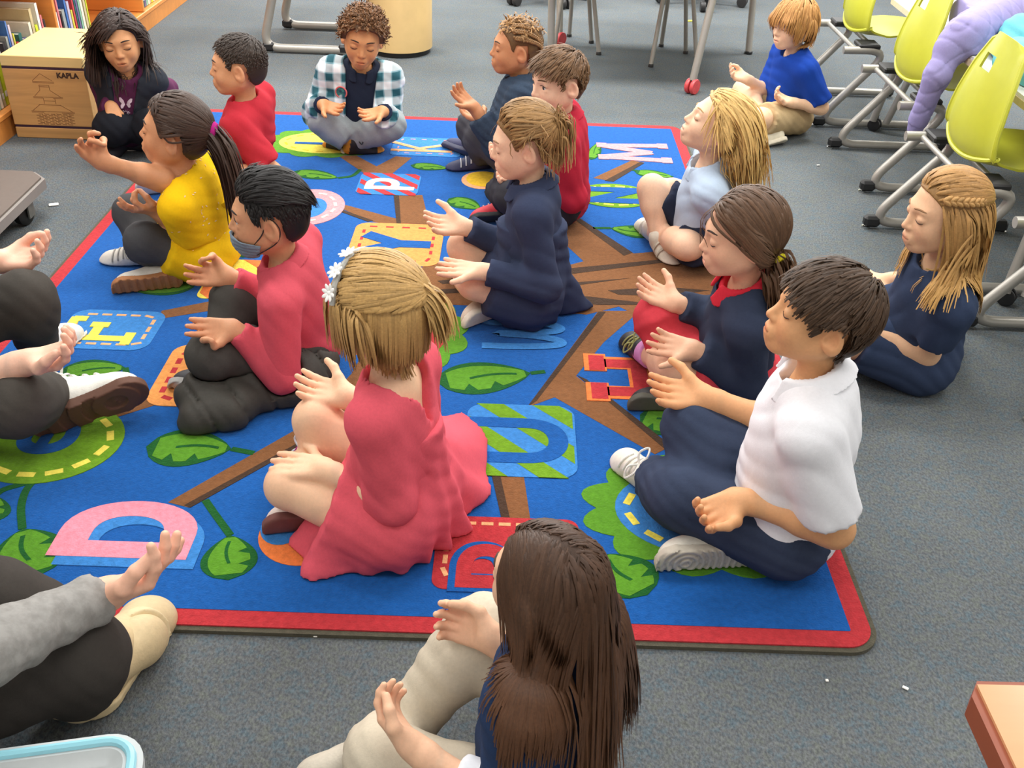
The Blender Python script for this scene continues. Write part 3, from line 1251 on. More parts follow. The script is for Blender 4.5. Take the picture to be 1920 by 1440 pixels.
def skin_mat():
    m = mat('skin', rough=.55, kind='fine', scale=160.0, bump=.06, spec=.35, vcol=True, amount=.07)
    b = m.node_tree.nodes['Principled BSDF']
    b.inputs['Subsurface Weight'].default_value = .12
    b.inputs['Subsurface Radius'].default_value = (.012, .005, .003)
    b.inputs['Subsurface Scale'].default_value = .6
    return m


def snap(f, V):
    d = f(V)
    e = .002
    g = np.stack([f(V + np.eye(3)[i] * e) - d for i in range(3)], 1) / e
    s = np.maximum((g * g).sum(1), .3)
    return V - g * (np.clip(d, -.004, .004) / s)[:, None]


def make_body(g, root, fine=.003, coarse=.009, hands=('relax', 'relax'), ups=(None, None), eyes='closed', mouth='closed', has_head=True, legs=True, arms='lr', blank=None):
    S = g.torso(-.012 * g.s)
    for k in 'lr':
        if k in arms:
            S.extend(g.arm(k, t1=2.0))
        if legs:
            S.extend(g.leg(k))
    S.extend(g.neck())
    hd = []
    for k, pz, up in zip('lr', hands, ups):
        if k in arms and pz:
            S.extend(g.hand(k, pz, up))
            c = g.j[k + 'hand_c']
            r = .088 * g.s
            hd.append((c - r, c + r, fine * .9))
    if has_head:
        S.extend(g.head(eyes, mouth))
        r = .135 * g.hs
        hd.append((g.H - r, g.H + r, fine))
    g.S = S
    lo, hi = S.bounds()
    fb = lambda X: np.maximum(S(X), g.base + .002 - X[:, 2])
    V, Q = polygonise(fb, lo - .02, hi + .02, coarse)
    V = snap(fb, relax_verts(V, Q, 1))
    Vs, Qs, n = [], [], 0
    keep = np.ones(len(Q), bool)
    for a, b, h in hd:
        inn = ((V > a + coarse * .6) & (V < b - coarse * .6)).all(1)
        keep &= ~inn[Q].all(1)
    Vs.append(V)
    Qs.append(Q[keep])
    n = len(V)
    for a, b, h in hd:
        v, q = polygonise(fb, a, b, h)
        if len(q):
            v = relax_verts(v, q, 1)
        Vs.append(v)
        Qs.append(q + n)
        n += len(v)
    V, Q = np.concatenate(Vs), np.concatenate(Qs)
    used = np.zeros(len(V), bool)
    used[Q.ravel()] = True
    mp = np.cumsum(used) - 1
    V, Q = V[used], mp[Q]
    me = np_mesh('body', V, Q, col=g.skin_col(V))
    return link('body', me, skin_mat(), root)


def march(S, o, d, dist):
    """first hit along d from o"""
    t = 0.0
    for _ in range(60):
        v = float(S((o + d * t)[None])[0])
        if v < 4e-4:
            break
        t += v * .7
        if t > dist:
            return None
    return o + d * t


def face_lines(g, root, brow=(60, 42, 32), eyes='closed', lash=(45, 30, 25), iris=(60, 38, 25), gaze=(0, 0)):
    hs, M, H = g.hs, g.HM, g.H
    S = g.S
    bm_, lm_ = mat('brow_%d_%d_%d' % brow, brow, rough=.8), mat('lash_%d_%d_%d' % lash, lash, rough=.8)

    def on_face(y, z, lift):
        p = march(S, H + M @ (np.array([.15, y, z]) * hs), -M[:, 0], .14 * hs)
        return None if p is None else p + M[:, 0] * lift * hs

    for y in (1, -1):
        pts = [on_face(y * (.015 + .034 * t), .0215 + .0050 * math.sin(t * 2.4) - .003 * t, .0002) for t in np.linspace(0, 1, 8)]
        pts = [p for p in pts if p is not None]
        MB().tube(pts, [.0012 * hs] + [.0024 * hs] * (len(pts) - 3) + [.0018 * hs, .001 * hs], 6).build('eyebrow', bm_, root, True)
        if eyes == 'closed':
            pts = [on_face(y * (.019 + .029 * t), -.0075 - .0045 * math.sin(t * math.pi), .0004) for t in np.linspace(0, 1, 9)]
        else:
            pts = [on_face(y * (.0195 + .027 * t), .0035 + .0040 * math.sin(t * math.pi) - .003 * t, .001) for t in np.linspace(0, 1, 9)]
        pts = [p for p in pts if p is not None]
        MB().tube(pts, [.0006 * hs] + [.0011 * hs] * (len(pts) - 2) + [.0006 * hs], 6).build('eyelash', lm_, root, True)
        if eyes == 'open':
            c = H + M @ (np.array([.0650, y * .033, -.0025]) * hs)
            r = .0135 * hs
            gd = nrm(M @ np.array([1, gaze[0], gaze[1]]))
            V, Q = uv_ball(24, 16)
            V = V @ frame_to(gd).T
            cs = V @ gd
            C = np.tile(np.array([.78, .76, .74]), (len(V), 1))
            C[cs > .86] = s2l(iris)
            C[cs > .965] = .008
            link('eye', np_mesh('eye', c + V * r, Q, col=C), mat('eye_surface', rough=.15, vcol=True, amount=.02), root)


def frame_to(d):
    d = nrm(d)
    a = nrm(np.cross(d, [0, 0, 1.0] if abs(d[2]) < .9 else [1.0, 0, 0]))
    return np.stack([a, np.cross(d, a), d], 1)


def uv_ball(n, m):
    V = []
    for i in range(m + 1):
        th = math.pi * (i + .02) / (m + .04)
        for k in range(n):
            a = 2 * math.pi * k / n
            V.append((math.sin(th) * math.cos(a), math.sin(th) * math.sin(a), math.cos(th)))
    Q = [(i * n + k, (i + 1) * n + k, (i + 1) * n + (k + 1) % n, i * n + (k + 1) % n) for i in range(m) for k in range(n)]
    return np.array(V), np.array(Q)


# ---- garments
def garment(g, root, name, S, material, h=.008, amp=.004, freq=75.0, seed=0.0, cuts=(), label=None, relax=1, floor=True, col=None):
    """cuts: functions of world points, positive = removed"""
    def f(X):
        d = S(X) + amp * folds(X, freq, seed)
        for c in cuts:
            d = np.maximum(d, c(X))
        if floor:
            d = np.maximum(d, g.base + .003 - X[:, 2])
        return d
    lo, hi = S.bounds()
    me = sdf_mesh(name, f, lo - .015, hi + .015, h, slack=2.2, relax=relax, col=col)
    o = link(name, me, material, root)
    if label:
        o['label'] = label
    g.cloth = getattr(g, 'cloth', [])
    g.cloth.append(f)
    return o


def cut_below(g, t, tilt=0.0):
    """remove what lies under torso fraction t"""
    p = g.pel + g.u * g.T * t
    n = nrm(g.u + g.f * tilt)
    return lambda X: (p - X) @ n


def cut_neck(g, r=.050, fwd=.012, drop=.0, vee=0.0):
    top = g.N + g.u * .06 * g.s + g.f * fwd * 2 * g.s
    c = g.N + g.u * (.018 - drop) * g.s + g.f * fwd * g.s
    S = SDF().cone(c, top, r * g.s, r * 1.25 * g.s)
    if vee:
        S.cone(c, c - g.u * vee * g.s + g.f * .05 * g.s, r * .8 * g.s, .004 * g.s, .01)
    return lambda X: -S(X)


def top(g, root, name, rgb, sleeve=.6, hem=-.12, off=.010, h=.008, amp=.004, seed=0.0, cuff=.006, neck=.050, drop=0.0, vee=0.0, flare=.004, m=None,
        cuts=(), arms='lr', label=None, extra=None, fold=75.0, fwd=.012, col=None):
    S = g.torso(off, flare)
    if hem is not None:
        S.fn(cut_below(g, hem), k=.0, op='^')
    for k in arms:
        S.extend(g.arm(k, off * .9, t1=sleeve, flat=True, kk=.03, cuff=cuff))
    if extra:
        S.extend(extra)
    cs = [cut_neck(g, neck, fwd, drop, vee)] + list(cuts)
    m = m or cloth(name + '_%d_%d_%d' % rgb, rgb)
    return garment(g, root, name, S, m, h, amp, fold, seed, cs, label, col=col)


def collar(g, root, rgb, r=.052, height=.030, gap=.45, spread=.020, fwd=.010, drop=-.004, m=None, lift=0.0):
    """folded polo collar around the neck, open at the front"""
    c = g.N + g.u * (.012 - drop + lift) * g.s + g.f * fwd * g.s
    n = nrm(g.u * .93 + nrm(g.N + g.u * .05 - g.N) * .07 + g.f * .30)
    fx = nrm(g.f - n * (g.f @ n))
    M = np.stack([fx, np.cross(n, fx), n], 1)
    hh, s = height, g.s

    def f(X):
        q = (X - c) @ M / s
        a = np.arctan2(q[:, 1], q[:, 0])
        rr = np.sqrt((q[:, 0] * .92) ** 2 + q[:, 1] ** 2)
        zt = .010
        R = r + spread * np.clip((zt - q[:, 2]) / hh, -.3, 1.2)
        d = np.abs(rr - R) * .8 - .0050
        point = .010 * np.exp(-((np.abs(a) - gap - .15) / .25) ** 2)
        d = np.maximum(d, q[:, 2] - zt)
        d = np.maximum(d, (zt - hh - point) - q[:, 2])
        d = np.maximum(d, (gap - np.abs(a)) * .05 + np.clip(q[:, 2], -.03, .02) * .25)
        return d * s
    lo, hi = c - .10 * s, c + .10 * s
    me = sdf_mesh('collar', f, lo, hi, .0030, slack=2.5, relax=2)
    return link('collar', me, m or cloth('collar_%d_%d_%d' % rgb, rgb), root)


def trousers(g, root, rgb, name='trousers', off=.012, end=1.93, h=.008, amp=.006, seed=0.0, cuff=.006, m=None, waist=.18, label=None, fold=85.0, legs='lr', extra=None, cuts=()):
    S = SDF()
    w = g.pel + g.u * g.T * waist
    S.ell(g.pel + g.u * .01, np.array([.082 * g.fat, .108 * g.fat, .082]) * g.s + off, g.TM, .03)
    S.fn(lambda X: (X - w) @ g.u, k=.0, op='^')
    for k in legs:
        S.extend(g.leg(k, off, t1=end, flat=True, kk=.03, cuff=cuff))
    if extra:
        S.extend(extra)
    m = m or cloth(name + '_%d_%d_%d' % rgb, rgb)
    return garment(g, root, name, S, m, h, amp, fold, seed, cuts, label)


def skirt(g, root, rgb, name='skirt', off=.018, end=(.9, .9), lap=True, hem_px=None, r0=.085, ph=.20, pw=1.5, ripple=.012, nr=9, h=.008, amp=.005, seed=0.0,
          m=None, center=None, label=None, waist=None, fold=70.0, base_z=None):
    """thigh-hugging skirt with a lap and, when hem_px is given, a flare that lies out to those photo pixels on the floor"""
    S = SDF()
    S.ell(g.pel + g.u * .01, np.array([.085, .112, .085]) * g.s + off, g.TM, .03)
    if waist is not None:
        w = g.pel + g.u * g.T * waist
        S.fn(lambda X: (X - w) @ g.u, k=.0, op='^')
    for k, e in zip('lr', end):
        if e:
            S.extend(g.leg(k, off, t1=e, flat=True, kk=.04, cuff=.006))
    if lap:
        a = (g.j['lh'] + g.j['lk'] * 1.1) / 2.1
        b = (g.j['rh'] + g.j['rk'] * 1.1) / 2.1
        S.cone(a, b, .045 * g.s, .045 * g.s, .06)
    if hem_px:
        C = np.array([*g.pel[:2], g.base]) if center is None else P(*center, g.base)
        hp = [P(*q, g.base + .01) - C for q in hem_px]
        an = np.array([math.atan2(v[1], v[0]) for v in hp])
        ra = np.array([np.linalg.norm(v[:2]) for v in hp])
        o = np.argsort(an)
        an, ra = an[o], ra[o]
        an = np.r_[an[-1] - 2 * math.pi, an, an[0] + 2 * math.pi]
        ra = np.r_[ra[-1], ra, ra[0]]
        H_ = ph * g.s

        def flare(X):
            q = X - C
            th = np.arctan2(q[:, 1], q[:, 0])
            R1 = np.interp(th, an, ra)
            zf = np.clip(q[:, 2] / H_, 0, 1)
            rr = np.hypot(q[:, 0], q[:, 1])
            k = (1 - zf) ** pw
            R = r0 * g.s + (R1 - r0 * g.s) * k + ripple * np.sin(nr * th + 3 * zf + seed) * k
            return np.maximum((rr - R) * .55, q[:, 2] - H_)
        S.fn(flare, C + np.array([0, 0, H_ / 2]), max(ra) + .06, k=.035)
    m = m or cloth(name + '_%d_%d_%d' % rgb, rgb)
    return garment(g, root, name, S, m, h, amp, fold, seed, [], label)


def decal(g, root, f, shapes, material, name='print', org=.62, out=.30):
    """flat prints on the chest: shapes are outlines in (left, up) metres around torso fraction org"""
    mb = MB()
    c0 = g.pel + g.u * g.T * org

    for sh in shapes:
        pts = []
        for a, b in sh:
            o = c0 + g.l * a * g.s + g.u * b * g.s + g.f * out * g.s
            t = 0.0
            for _ in range(60):
                v = float(f((o - g.f * t)[None])[0])
                if v < 5e-4 or t > out * g.s * 1.5:
                    break
                t += v * .7
            pts.append(o - g.f * (t - .0016))
        n = len(pts)
        c = sum(pts) / n
        mb.add([*pts, c, *[p - g.f * .004 for p in pts]], [(i, (i + 1) % n, n) for i in range(n)] + [(i, n + 1 + i, n + 1 + (i + 1) % n, (i + 1) % n) for i in range(n)])
    return mb.build(name, material, root)


def shoe(g, root, k, rgb, sole_rgb=(235, 232, 226), sole_n=None, laces=None, h=.0045, size=1.0, toe_rgb=None, name='shoe', label=None, tread=None, m=None, strap=None):
    sg = 1 if k == 'l' else -1
    A, T = g.j[k + 'a'], g.j[k + 't']
    x = nrm(T - A)
    z = -np.asarray(sole_n, float) if sole_n is not None else nrm(np.array([0, 0, .35]) + g.l0 * sg * .95)
    z = nrm(z - x * (z @ x))
    M = np.stack([x, np.cross(z, x), z], 1)
    s = g.s * size
    w = lambda a: A + M @ (np.asarray(a, float) * s)
    S = SDF()
    S.cone(w((-.012, 0, -.030)), w((.100, 0, -.040)), .034 * s, .032 * s, .02)
    S.ell(w((.112, 0, -.042)), np.array([.040, .038, .026]) * s, M, .02)
    S.cone(w((0, 0, -.004)), w((.080, 0, -.028)), .034 * s, .026 * s, .02)
    S.cone(w((-.004, 0, .010)), w((-.004, 0, -.03)), .034 * s, .034 * s, .01)

    def f(X):
        q = (X - A) @ M / s
        return np.maximum(np.maximum(S(X), (-.056 - q[:, 2]) * s), g.base + .003 - X[:, 2])
    lo, hi = S.bounds()
    cf = None
    if toe_rgb is not None:
        def cf(V):
            q = (V - A) @ M / s
            C = np.tile(np.array(s2l(rgb)), (len(V), 1))
            C[(q[:, 0] > .105)] = s2l(toe_rgb)
            C[(q[:, 0] < -.02)] = s2l(toe_rgb)
            return C
        m = mat('shoe_two_tone', rough=.6, vcol=True, scale=80, bump=.1)
    up = link(name, sdf_mesh(name, f, lo - .01, hi + .01, h, col=cf), m or mat('shoe_%d_%d_%d' % rgb, rgb, rough=.6, scale=80, bump=.15, amount=.12), root)
    if label:
        up['label'] = label

    def fs(X):
        q = (X - A) @ M / s
        t = np.clip((q[:, 0] + .016) / .135, 0, 1)
        d2 = np.hypot(q[:, 0] + .016 - t * .135, q[:, 1]) - (.036 + .006 * t - .006 * np.sin(t * math.pi))
        dz = np.abs(q[:, 2] + .058) - .0105
        d = np.maximum(d2, dz)
        if tread:
            grv = np.sin(q[:, 0] * tread[0]) if tread[1] == 'bars' else np.sin(np.hypot(q[:, 0] - .10, q[:, 1]) * tread[0])
            d = np.maximum(d, np.minimum(-(q[:, 2] + .0665), 0) * 0 + np.where(q[:, 2] < -.064, (grv - .2) * .003, -1))
        return np.maximum(d * s, g.base + .003 - X[:, 2])
    c = w((.05, 0, -.058))
    so = link('sole', sdf_mesh('sole', fs, c - .14 * s, c + .14 * s, h if not tread else min(h, .0028)), mat('sole_%d_%d_%d' % sole_rgb, sole_rgb, rough=.75, scale=90, amount=.12), up)
    if laces:
        lm = mat('lace_%d_%d_%d' % laces, laces, rough=.8)
        for i in range(4):
            a = .028 + i * .020
            pts = []
            for t in np.linspace(-1, 1, 9):
                p = w((a + .006 * t, t * .022, .08))
                hit = march(S, p, -M[:, 2], .16 * s)
                pts.append((hit if hit is not None else p) + M[:, 2] * .002)
            MB().tube(pts, .0028 * s, 6).build('lace', lm, up, True)
        b0 = march(S, w((.022, 0, .08)), -M[:, 2], .16 * s)
        if b0 is not None:
            for q in (1, -1):
                lp = bez([b0, b0 + M @ (np.array([.01, q * .02, .012]) * s), b0 + M @ (np.array([.005, q * .042, .002]) * s), b0 + M @ (np.array([-.008, q * .022, .004]) * s), b0], 5)
                MB().tube(lp, .0025 * s, 6).build('lace', lm, up, True)
    if strap:
        stm = mat('strap_%d_%d_%d' % strap, strap, rough=.6)
        for a in (.030, .055):
            pts = []
            for t in np.linspace(-1, 1, 11):
                hit = march(S, w((a, t * .033, .08)), -M[:, 2], .16 * s)
                if hit is not None:
                    pts.append(hit + M[:, 2] * .001)
            MB().tube(pts, .0055 * s, 8, flat=.5).build('strap', stm, up, True)
    g.j[k + 'shoe'] = w((.05, 0, -.03))
    return up


def sock(g, root, k, rgb, t0=.78, off=.006, name='sock'):
    kn, an = g.j[k + 'k'], g.j[k + 'a']
    S = SDF().cone(an, kn + (an - kn) * t0, .031 * g.s + off, .036 * g.s + off, flat=True)
    lo, hi = S.bounds()
    return link(name, sdf_mesh(name, S, lo - .01, hi + .01, .005), cloth('sock_%d_%d_%d' % rgb, rgb), root)


# ---- hair
HL_X = np.array([-.11, -.058, -.046, -.038, .008, .015, .026, .034, .045, .060, .072, .10])
HL_Z = np.array([-.078, -.066, -.040, .022, .026, -.006, .000, .030, .046, .062, .070, .076])


def hairline(q, drop=0.0, front=0.0):
    return np.interp(q[:, 0], HL_X, HL_Z) - drop + front * np.clip((q[:, 0] - .02) / .05, 0, 1)


def hair_cap(g, t=.010, drop=0.0, front=0.0, bump=0.0, bf=90.0, h=.004, ex=(0, 0, 0), back=0.0):
    """t: thickness over the skull"""
    hs, M, H = g.hs, g.HM, g.H
    S = SDF()
    S.ell(H + M @ (np.array([-.012 - back / 2, 0, .022]) * hs), np.array([.090 + t + back / 2, .0735 + t, .083 + t]) * hs, M, .01)
    S.ell(H + M @ (np.array([-.030, 0, -.020]) * hs), np.array([.066 + t, .063 + t * .8, .060]) * hs, M, .02)

    def f(X):
        q = (X - H) @ M / hs
        d = S(X)
        if bump:
            d = d + bump * (np.sin(q[:, 0] * bf + 2 * np.sin(q[:, 1] * bf * .7)) * np.sin(q[:, 1] * bf * 1.1 + 1.5 * np.sin(q[:, 2] * bf)) * .6
                            + .4 * np.sin(q[:, 2] * bf * 1.3 + q[:, 0] * bf * .6))
        return np.maximum(d, (hairline(q, drop, front) - q[:, 2]) * hs * .75)
    r = (.135 + max(t, 0)) * hs
    V, Q = polygonise(f, H - r, H + r, h, 2.2)
    return relax_verts(V, Q, 1), Q


def scalp_roots(g, n, drop=0.0, front=0.0, t=.004, zmin=-1.0):
    out = []
    i = 0
    N = n * 3
    ga = math.pi * (3 - math.sqrt(5))
    k = np.arange(N)
    z = 1 - 2 * (k + .5) / N
    r = np.sqrt(1 - z * z)
    d = np.stack([r * np.cos(ga * k), r * np.sin(ga * k), z], 1)
    q = d * (np.array([.090, .0735, .083]) + t) + np.array([-.012, 0, .022])
    q = q[q[:, 2] > hairline(q, drop, front) + .006]
    if len(q) > n:
        q = q[np.sort(rng.choice(len(q), n, replace=False))]
    return q


def grow(g, roots, length, flow, n=12, gravity=0.0, grav_ramp=1.0, inertia=.6, off=.006, coll=None, jitter=.10, flow_fade=0.0, noise=None):
    """roots in head space (metres, unit head); flow(q local, fraction) -> local direction; returns world paths (N, n, 3)"""
    M, H, hs = g.HM, g.H, g.hs
    p = H + roots @ M.T * hs
    N = len(p)
    L = np.asarray(length) if np.ndim(length) else np.full(N, length)
    ds = (L / (n - 1))[:, None]
    offs = off + rng.random(N) * off
    d = flow(roots, 0.0) @ M.T
    d /= np.linalg.norm(d, axis=1, keepdims=True) + 1e-9
    jit = rng.normal(0, 1, (N, 3)) * jitter
    out = [p.copy()]
    for i in range(1, n):
        t = i / (n - 1)
        fl = flow((p - H) @ M / hs, t) @ M.T
        fl /= np.linalg.norm(fl, axis=1, keepdims=True) + 1e-9
        wf = max(1 - flow_fade * t, 0)
        d = inertia * d + (1 - inertia) * (fl * wf + jit) + np.array([0, 0, -1.0]) * gravity * min(1, t * grav_ramp)
        d /= np.linalg.norm(d, axis=1, keepdims=True) + 1e-9
        p = p + d * ds
        if coll is not None:
            dist = coll(p)
            m = dist < offs
            if m.any():
                nn = grad(coll, p[m], .004)
                p[m] += nn * np.minimum(offs[m] - dist[m], .02)[:, None]
                dn = np.minimum((d[m] * nn).sum(1), 0)
                d[m] -= nn * dn[:, None]
        out.append(p.copy())
    return np.stack(out, 1)


def ribbons(paths, width, thick, coll, rgb, var=.22, tip=None, taper=.75, grad_tip=None, ref=None):
    """raised ribbons along paths; returns V, Q, C"""
    N, n, _ = paths.shape
    T = np.gradient(paths, axis=1)
    T /= np.linalg.norm(T, axis=2, keepdims=True) + 1e-9
    G = grad(coll, paths.reshape(-1, 3), .004).reshape(N, n, 3)
    if ref is not None:
        away = paths - ref
        away /= np.linalg.norm(away, axis=2, keepdims=True) + 1e-9
        G = np.where(np.linalg.norm(G, axis=2, keepdims=True) < .5, away, G)
    G = G - T * (G * T).sum(2, keepdims=True)
    G /= np.linalg.norm(G, axis=2, keepdims=True) + 1e-9
    B = np.cross(T, G)
    s = np.linspace(0, 1, n)
    w = (width * (1 - taper * s ** 2.2) * np.minimum(1, .45 + 4 * s))[None, :, None] * (.7 + .6 * rng.random((N, 1, 1)))
    k = thick / width
    a, b, c = paths - B * w, paths + G * w * k, paths + B * w
    V = np.stack([a, b, c], 2).reshape(-1, 3)
    i0 = (np.arange(N)[:, None] * n + np.arange(n - 1)[None]).reshape(-1) * 3
    Q = np.concatenate([np.stack([i0, i0 + 1, i0 + 4, i0 + 3], 1), np.stack([i0 + 1, i0 + 2, i0 + 5, i0 + 4], 1)])
    base = np.array(s2l(rgb))
    C = np.tile(base, (N, n, 3, 1)) * (1 + rng.uniform(-var, var, (N, 1, 1, 1)))
    if grad_tip is not None:
        gt = np.array(s2l(grad_tip))
        C = C * (1 - s[None, :, None, None] * .8) + gt * s[None, :, None, None] * .8
    return V, Q, C.reshape(-1, 3)


def hair_mat():
    return mat('hair', rough=.5, kind='fine', scale=220.0, bump=.10, spec=.28, vcol=True, amount=.22)


class Hair:
    def __init__(h, g, rgb):
        h.g, h.rgb = g, rgb
        h.V, h.Q, h.C, h.n = [], [], [], 0
        body = g.S
        cl = getattr(g, 'cloth', [])
        h.coll_body = body

        def coll(X):
            d = body(X)
            for f in cl:
                d = np.minimum(d, f(X))
            return d
        h.coll = coll

    def add(h, V, Q, C):
        h.V.append(V)
        h.Q.append(Q + h.n)
        h.C.append(C)
        h.n += len(V)

    def cap(h, shade=.62, **kw):
        V, Q = hair_cap(h.g, **kw)
        h.add(V, Q, np.tile(np.array(s2l(h.rgb)) * shade, (len(V), 1)))

    def locks(h, roots, length, flow, width=.006, thick=.003, coll=None, rgb=None, var=.22, taper=.75, grad_tip=None, dens=1.8, **kw):
        if dens > 1:
            N = len(roots)
            i = np.sort(np.r_[np.arange(N), rng.choice(N, int(N * (dens - 1)), replace=N * (dens - 1) > N)])
            length = length[i] if np.ndim(length) else length
            roots = roots[i] + rng.normal(0, .0015, (len(i), 3))
            width, thick = width * .64, thick * .75
        c = h.coll if coll is None else coll
        p = grow(h.g, roots, length, flow, coll=c, **kw)
        V, Q, C = ribbons(p, width * h.g.hs, thick * h.g.hs, c, rgb or h.rgb, var, taper=taper, grad_tip=grad_tip, ref=h.g.H)
        h.add(V, Q, C)
        return p

    def tube(h, pts, r, n=7, rgb=None, shade=1.0):
        m = MB().tube(pts, r, n)
        V = np.array(m.V)
        Q = np.array([f for f in m.F if len(f) == 4])
        h.add(V, Q, np.tile(np.array(s2l(rgb or h.rgb)) * shade, (len(V), 1)))

    def plait(h, pts, r, rgb=None, knots=None):
        """three-strand look: two rows of slanted beads along a path"""
        pts = np.array(bez(pts, 8))
        L = np.cumsum(np.r_[0, np.linalg.norm(np.diff(pts, axis=0), axis=1)])
        k = knots or max(int(L[-1] / (r * 1.25)), 3)
        B0, Q0 = uv_ball(10, 7)
        for i in range(k):
            t = L[-1] * (i + .5) / k
            p = np.array([np.interp(t, L, pts[:, a]) for a in range(3)])
            p2 = np.array([np.interp(min(t + .004, L[-1]), L, pts[:, a]) for a in range(3)])
            p1 = np.array([np.interp(max(t - .004, 0), L, pts[:, a]) for a in range(3)])
            T = nrm(p2 - p1)
            G = grad(h.coll_body, p[None], .004)[0]
            G = nrm(G - T * (G @ T))
            S_ = np.cross(T, G)
            rr = r * (1 - .35 * i / k)
            for sg in (1, -1):
                ax = nrm(T * .8 + S_ * sg * .55)
                Fm = np.stack([ax, np.cross(G, ax), G], 1)
                V = p + S_ * sg * rr * .45 + (B0 * np.array([rr * 1.25, rr * .62, rr * .7])) @ Fm.T
                h.add(V, Q0, np.tile(np.array(s2l(rgb or h.rgb)) * rng.uniform(.8, 1.2), (len(V), 1)))

    def build(h, root, name='hair', label=None):
        me = np_mesh(name, np.concatenate(h.V), np.concatenate(h.Q), col=np.concatenate(h.C))
        o = link(name, me, hair_mat(), root)
        if label:
            o['label'] = label
        return o


def toward(T, sink=0.0):
    """flow over the skull towards local point T"""
    T = np.asarray(T, float)

    def f(q, t):
        d = T - q
        return d
    return f


def radial_from(c, fwd=0.0, down=.25, side=0.0):
    """combed away from a crown point c, sliding down the skull"""
    c = np.asarray(c, float)
    ctr = np.array([-.012, 0, .015])

    def f(q, t):
        n = q - ctr
        n = n / (np.linalg.norm(n, axis=1, keepdims=True) + 1e-9)
        d = q - c
        d = d - n * (d * n).sum(1, keepdims=True)
        d = d / (np.linalg.norm(d, axis=1, keepdims=True) + 1e-3)
        return d + np.array([fwd, side, -down])
    return f
NAVY = (46, 54, 76)
RED = (205, 62, 78)


def person(label, rig, cat='person', group='people sitting cross-legged around the rug'):
    o = empty('person', (rig.pel[0], rig.pel[1], rig.base))
    tag(o, label, cat, group)
    return o


def dist_len(roots, T, k=1.22, mn=.02):
    return np.maximum(np.linalg.norm(roots - np.asarray(T), axis=1) * k, mn)


def tail(h, T, n, length, out=(-1, 0, .2), width=.006, spread=.010, gravity=.35, inertia=.75, jitter=.14, nseg=14, curl=0.0, grad_tip=None, rgb=None, ramp=2.5, thick=.003, var=.22):
    """hair hanging from a tie at local point T"""
    n = int(n * 1.7)
    width, thick = width * .68, thick * .8
    r = np.asarray(T) + rng.normal(0, spread, (n, 3))
    o = np.asarray(out, float)
    ph = rng.uniform(0, 6.28, n)

    def flow(q, t):
        d = np.tile(o, (len(q), 1))
        if curl:
            d = d + curl * np.stack([np.sin(ph + t * 16), np.cos(ph + t * 16), np.sin(ph * 2 + t * 13)], 1)
        return d
    h.locks(r, rng.uniform(.75, 1.05, n) * length, flow, width=width, thick=thick, n=nseg, gravity=gravity, grav_ramp=ramp, inertia=inertia, jitter=jitter, flow_fade=.9 if not curl else .2, off=.004, grad_tip=grad_tip, rgb=rgb, var=var, dens=1)


# ---- boy in white polo
def kid_white():
    g = Rig(1.12, (1478, 962), 165, (1543, 590, .64), 174, 13, base=RUG_T, fat=1.12, hs=.99, skin=(222, 166, 118), tagname='white',
            lw=(1385, 935, .22), lf=(1298, 985, .19), rw=(1325, 745, .30), rf=(1232, 738, .30),
            lk=(1280, 935, .135), rk=(1298, 800, .22), la=(1222, 893, .075), lt=(1140, 840, .06), ra=(1362, 1000, .06), rt=(1236, 1012, .05))
    o = person('person in white polo shirt and navy trousers sitting at the rug corner', g)
    make_body(g, o, hands=('relax', 'open'), ups=((-.3, -.6, .8), (.1, -.5, .9)))
    face_lines(g, o, (50, 36, 28))
    trousers(g, o, (56, 66, 88), amp=.007)
    W_ = cloth('polo_white', (238, 238, 242), amount=.05)
    top(g, o, 'polo_shirt', (238, 238, 242), sleeve=.82, hem=-.20, off=.014, m=W_, amp=.005, cuff=.012, vee=.09, flare=.012)
    collar(g, o, (238, 238, 242), m=W_, gap=.75)
    shoe(g, o, 'l', (226, 222, 208), (220, 216, 206), sole_n=(.35, .45, -.8), laces=(240, 238, 230), label='cream sneaker seen from the side')
    shoe(g, o, 'r', (226, 222, 208), (196, 188, 172), sole_n=(-.1, -.9, -.15), tread=(480, 'rings'), label='cream sneaker showing its ridged sole')
    sock(g, o, 'l', (120, 120, 118))
    h = Hair(g, (74, 54, 38))
    h.cap(t=.007)
    r = scalp_roots(g, 1300)
    L = np.where(r[:, 2] > .05, .055, .026)
    h.locks(r, L, radial_from((-.055, -.01, .10), fwd=.25, down=.10), width=.0044, thick=.0020, n=8, off=.008, gravity=.06, jitter=.09, var=.28, taper=.55)
    h.build(o)


